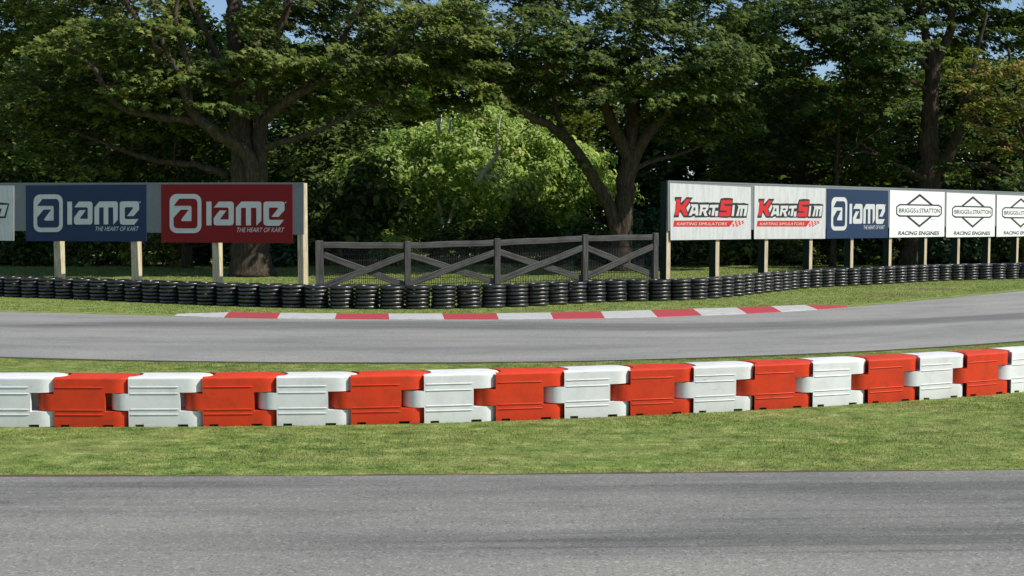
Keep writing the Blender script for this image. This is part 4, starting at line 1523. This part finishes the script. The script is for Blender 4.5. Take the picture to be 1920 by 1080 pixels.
BT = [
    ('broad', -60, 58, (1, .9), "dark broad tree at the left picture edge behind the hoarding"),
    ('tall', 110, 64, (1, .9), "dark tall tree behind the shaded blue sign's left half"),
    ('broad', 270, 57, (1, .8), "dark low-crowned tree behind the gap between blue and red signs"),
    ('tall', 352, 47.5, (.62, .72), "thin dark-trunked tree seen under the shaded red sign's left corner"),
    ('light', 590, 62, (1, .85), "olive tree between the shaded red sign and the bright bushy tree"),
    ('broad', 690, 70, (1, .85), "dark tree behind the bright bushy tree's left side"),
    ('fresh', 850, 72, (1.1, 1.05), "fresh green tall tree directly behind the bright bushy tree"),
    ('light', 1010, 70, (1, .85), "olive tree behind the bright bushy tree's right side"),
    ('broad', 1310, 71, (1.1, .95), "dark broad tree right of the forked leaning tree"),
    ('tall', 1150, 74, (1, .8), "dark tall tree far behind the forked leaning tree"),
    ('tall', 1400, 66, (1, .9), "dark tall tree behind the two red-lettered white signs"),
    ('broad', 1500, 57, (.9, .72), "dark low tree behind the second red-lettered white sign"),
    ('light', 1630, 64, (1, .85), "olive tree behind the slender twisting tree's left side"),
    ('broad', 1840, 59, (1, .8), "dark broad tree behind the diamond-badge signs"),
    ('tall', 480, 76, (1.1, 1.0), "dark tall tree far behind the massive spreading tree"),
    ('light', 1760, 78, (1.1, 1.05), "olive tall tree far behind the slender twisting tree"),
    ('tall', 720, 82, (1.1, 1.0), "dark tall tree far behind the bright bushy tree's left edge"),
    ('broad', 200, 74, (1.1, 1.15), "dark broad tree far behind the shaded blue sign's right half"),
    ('tall', 1980, 66, (1, .9), "dark tall tree beyond the small orange tree at right"),
]
for k, (kd, x, Y, sc, lab) in enumerate(BT):
    place_kind(kd, "broadleaf_tree", lab, x, Y, sc, k * 1.37, "trees of the wood behind the track")


# shrubs of the undergrowth
def shrub_meshes(seed, mat, leaf, n_l):
    rng = np.random.default_rng(seed)
    Cs, Ns = [], []
    mb = MB()
    for k in range(70):
        th = rng.uniform(0, 6.283)
        ph = rng.random()
        rr = rng.uniform(.55, 1.0)
        x, y, z = math.cos(th) * math.sqrt(1 - ph * ph * .9) * rr * 1.9, math.sin(th) * math.sqrt(1 - ph * ph * .9) * rr * 1.3, .25 + ph * rr * 2.3
        r = rng.uniform(.3, .6)
        d = rng.normal(size=(n_l, 3))
        d /= np.linalg.norm(d, axis=1)[:, None]
        Cs.append(np.array([x, y, z]) + d * r * rng.uniform(.4, 1.05, size=(n_l, 1)))
        Ns.append(d + np.array([x * .3, y * .3, .7]) + rng.normal(size=(n_l, 3)) * .4 + LIGHTWARD * .7)
        if k % 4 == 0:
            mb.tube([np.array([x * .15, y * .15, -.05]), np.array([x * .55, y * .55, z * .6]), np.array([x, y, z])], [.03, .02, .008], 5, cap=False)
    C_ = np.concatenate(Cs)
    C_[:, 2] = np.maximum(C_[:, 2], 0.06)
    V, pl = leaf_cloud(C_, np.concatenate(Ns), leaf, 'oval', rng)
    cm = mesh_np("foliage", V, pl, False, [mat])
    ot = mb.build("stem", M['bark'], recalc=False, smooth=True)
    tm = ot.data
    bpy.data.objects.remove(ot)
    return tm, cm


SH = {'dark': shrub_meshes(201, M['leaf_dark'], .14, 60), 'olive': shrub_meshes(202, M['leaf_olive'], .13, 55), 'teal': shrub_meshes(203, M['leaf_teal'], .17, 36), 'autumn': shrub_meshes(204, M['leaf_autumn'], .12, 50), 'bright': shrub_meshes(205, M['leaf_bright'], .12, 50)}
SHR = [
    ('dark', -20, 50, 1.0, "dark shrub at the left picture edge beneath the cut-off white sign"),
    ('dark', 75, 51, 1.1, "dark shrub left of the first post under the blue sign"),
    ('olive', 180, 50.5, 1.0, "olive shrub between the two posts under the blue sign"),
    ('autumn', 285, 49.5, .8, "yellow and red tinged shrub right of the blue sign's second post"),
    ('teal', 415, 50, .9, "bluish green shrub under the shaded red sign, left of the big trunk"),
    ('teal', 535, 49.5, .9, "bluish green shrub between the big trunk and the end post"),
    ('dark', 630, 52, 1.3, "dark shrub behind the wooden fence's first bay"),
    ('bright', 735, 51, .85, "bright green shrub just above the second wooden fence post"),
    ('dark', 690, 53, 1.7, "tall dark shrub left of the pale trunk behind the fence"),
    ('dark', 880, 52.5, 1.15, "dark shrub behind the fence's second bay, under the bright tree"),
    ('dark', 990, 53, .95, "dark shrub behind the fence's third bay"),
    ('dark', 1090, 51.5, 1.2, "dark shrub left of the forked trunk behind the fence"),
    ('teal', 1210, 50, .85, "bluish green shrub right of the forked trunk, beside the fence end"),
    ('olive', 1300, 51, .9, "olive shrub under the first red-lettered white sign"),
    ('dark', 1390, 52, 1.1, "dark shrub under the gap between the two red-lettered signs"),
    ('olive', 1475, 51, .85, "olive shrub under the second red-lettered white sign"),
    ('dark', 1560, 52, 1.1, "dark shrub under the sunlit blue sign"),
    ('dark', 1650, 51.5, 1.0, "dark shrub left of the slender twisting trunk's foot"),
    ('teal', 1770, 50.5, .95, "bluish green shrub under the middle diamond-badge sign"),
    ('dark', 1745, 54, 1.2, "dark shrub right of the slender twisting trunk's foot"),
    ('dark', 1860, 51.5, 1.1, "dark shrub under the last diamond-badge signs at right"),
    ('olive', 1950, 50, 1.0, "olive shrub at the right picture edge behind the hoarding"),
]
for k, (kd, x, Y, s_, lab) in enumerate(SHR):
    tm, cm = SH[kd]
    q = D(x, 480, Y)
    root = empty("shrub", (q[0], Y, 0))
    root.rotation_euler = (0, 0, k * 2.1)
    root.scale = (s_, s_, s_ * (0.9 + .25 * math.sin(k * 3.3)))
    tag(root, lab, "shrub", "shrubs at the edge of the wood")
    for nm, me in (("stem", tm), ("foliage", cm)):
        o = bpy.data.objects.new(nm, me)
        COL.objects.link(o)
        o.parent = root

# far wood closing the view between the trunks: one uncountable mass
rng = np.random.default_rng(77)
nW = 26000
Wx = rng.uniform(-48, 52, nW)
Wy = rng.uniform(78, 86, nW) + 2 * np.sin(Wx * .4)
hgt = 7.0 + 2.0 * np.sin(Wx * .33) + 1.5 * np.sin(Wx * .83 + 1)
Wz = hgt * rng.random(nW) ** .9
V, pl = leaf_cloud(np.stack([Wx, Wy, Wz], 1), rng.normal(size=(nW, 3)) + np.array([.4, -.3, .8]), .42, 'oval', rng)
me = mesh_np("woodland", V, pl, False, [M['leaf_dark']])
o = bpy.data.objects.new("woodland", me)
COL.objects.link(o)
o["kind"] = "stuff"


# ---------------------------------------------------------------- grass blades
def in_poly(px, py, poly):
    inside = np.zeros(len(px), bool)
    j = len(poly) - 1
    for i in range(len(poly)):
        xi, yi = poly[i][0], poly[i][1]
        xj, yj = poly[j][0], poly[j][1]
        cond = ((yi > py) != (yj > py)) & (px < (xj - xi) * (py - yi) / (yj - yi + 1e-12) + xi)
        inside ^= cond
        j = i
    return inside


def blades(name, poly, density, length, width, seed, ymax=None):
    rng = np.random.default_rng(seed)
    poly = np.asarray(poly)[:, :2]
    lo, hi = poly.min(0), poly.max(0)
    lo[0], hi[0] = max(lo[0], -28), min(hi[0], 32)
    n = int((hi[0] - lo[0]) * (hi[1] - lo[1]) * density)
    x, y = rng.uniform(lo[0], hi[0], n), rng.uniform(lo[1], hi[1], n)
    keep = in_poly(x, y, poly) & (np.abs(x) < 0.54 * y + 2.5)
    x, y = x[keep], y[keep]
    n = len(x)
    th = rng.uniform(0, 6.283, n)
    ln = length * rng.uniform(.5, 1.25, n) * (0.8 + 0.35 * np.sin(x * 1.3 + np.sin(y * 2.1)) * np.sin(y * 1.7))
    lean = rng.uniform(.45, .98, n)
    dx, dy = np.cos(th), np.sin(th)
    w_ = width * rng.uniform(.7, 1.3, n)
    p0 = np.stack([x - dy * w_, y + dx * w_, np.full(n, -.002)], 1)
    p1 = np.stack([x + dy * w_, y - dx * w_, np.full(n, -.002)], 1)
    p2 = np.stack([x + dx * ln * lean, y + dy * ln * lean, ln * np.sqrt(1 - lean ** 2 * .8)], 1)
    V = np.stack([p0, p1, p2], 1).reshape(-1, 3)
    pl = np.arange(3 * n).reshape(-1, 3)
    me = mesh_np(name, V, pl, False, [M['blades']])
    o = bpy.data.objects.new(name, me)
    COL.objects.link(o)
    o["kind"] = "stuff"
    return n


infield = np.vstack([resample(ragged(NEAR_FAR, 0.0, 0.11, 1)[1], 400), offset_curve(MID_NEAR, -0.03)[::-1]])
verge = np.vstack([offset_curve(MID_FAR, 0.45), offset_curve(tyc, -0.02)[::-1]])
lawn = np.vstack([offset_curve(tyc, 0.62), np.array([[36, 52, 0], [-36, 52, 0]])])
nb1 = blades("grass", infield, 3000, 0.022, 0.0036, 1)
nb2 = blades("grass", verge, 420, 0.040, 0.008, 2)
nb3 = blades("grass", lawn, 160, 0.055, 0.014, 3)
print("blades", nb1, nb2, nb3, "stacks", len(vis))
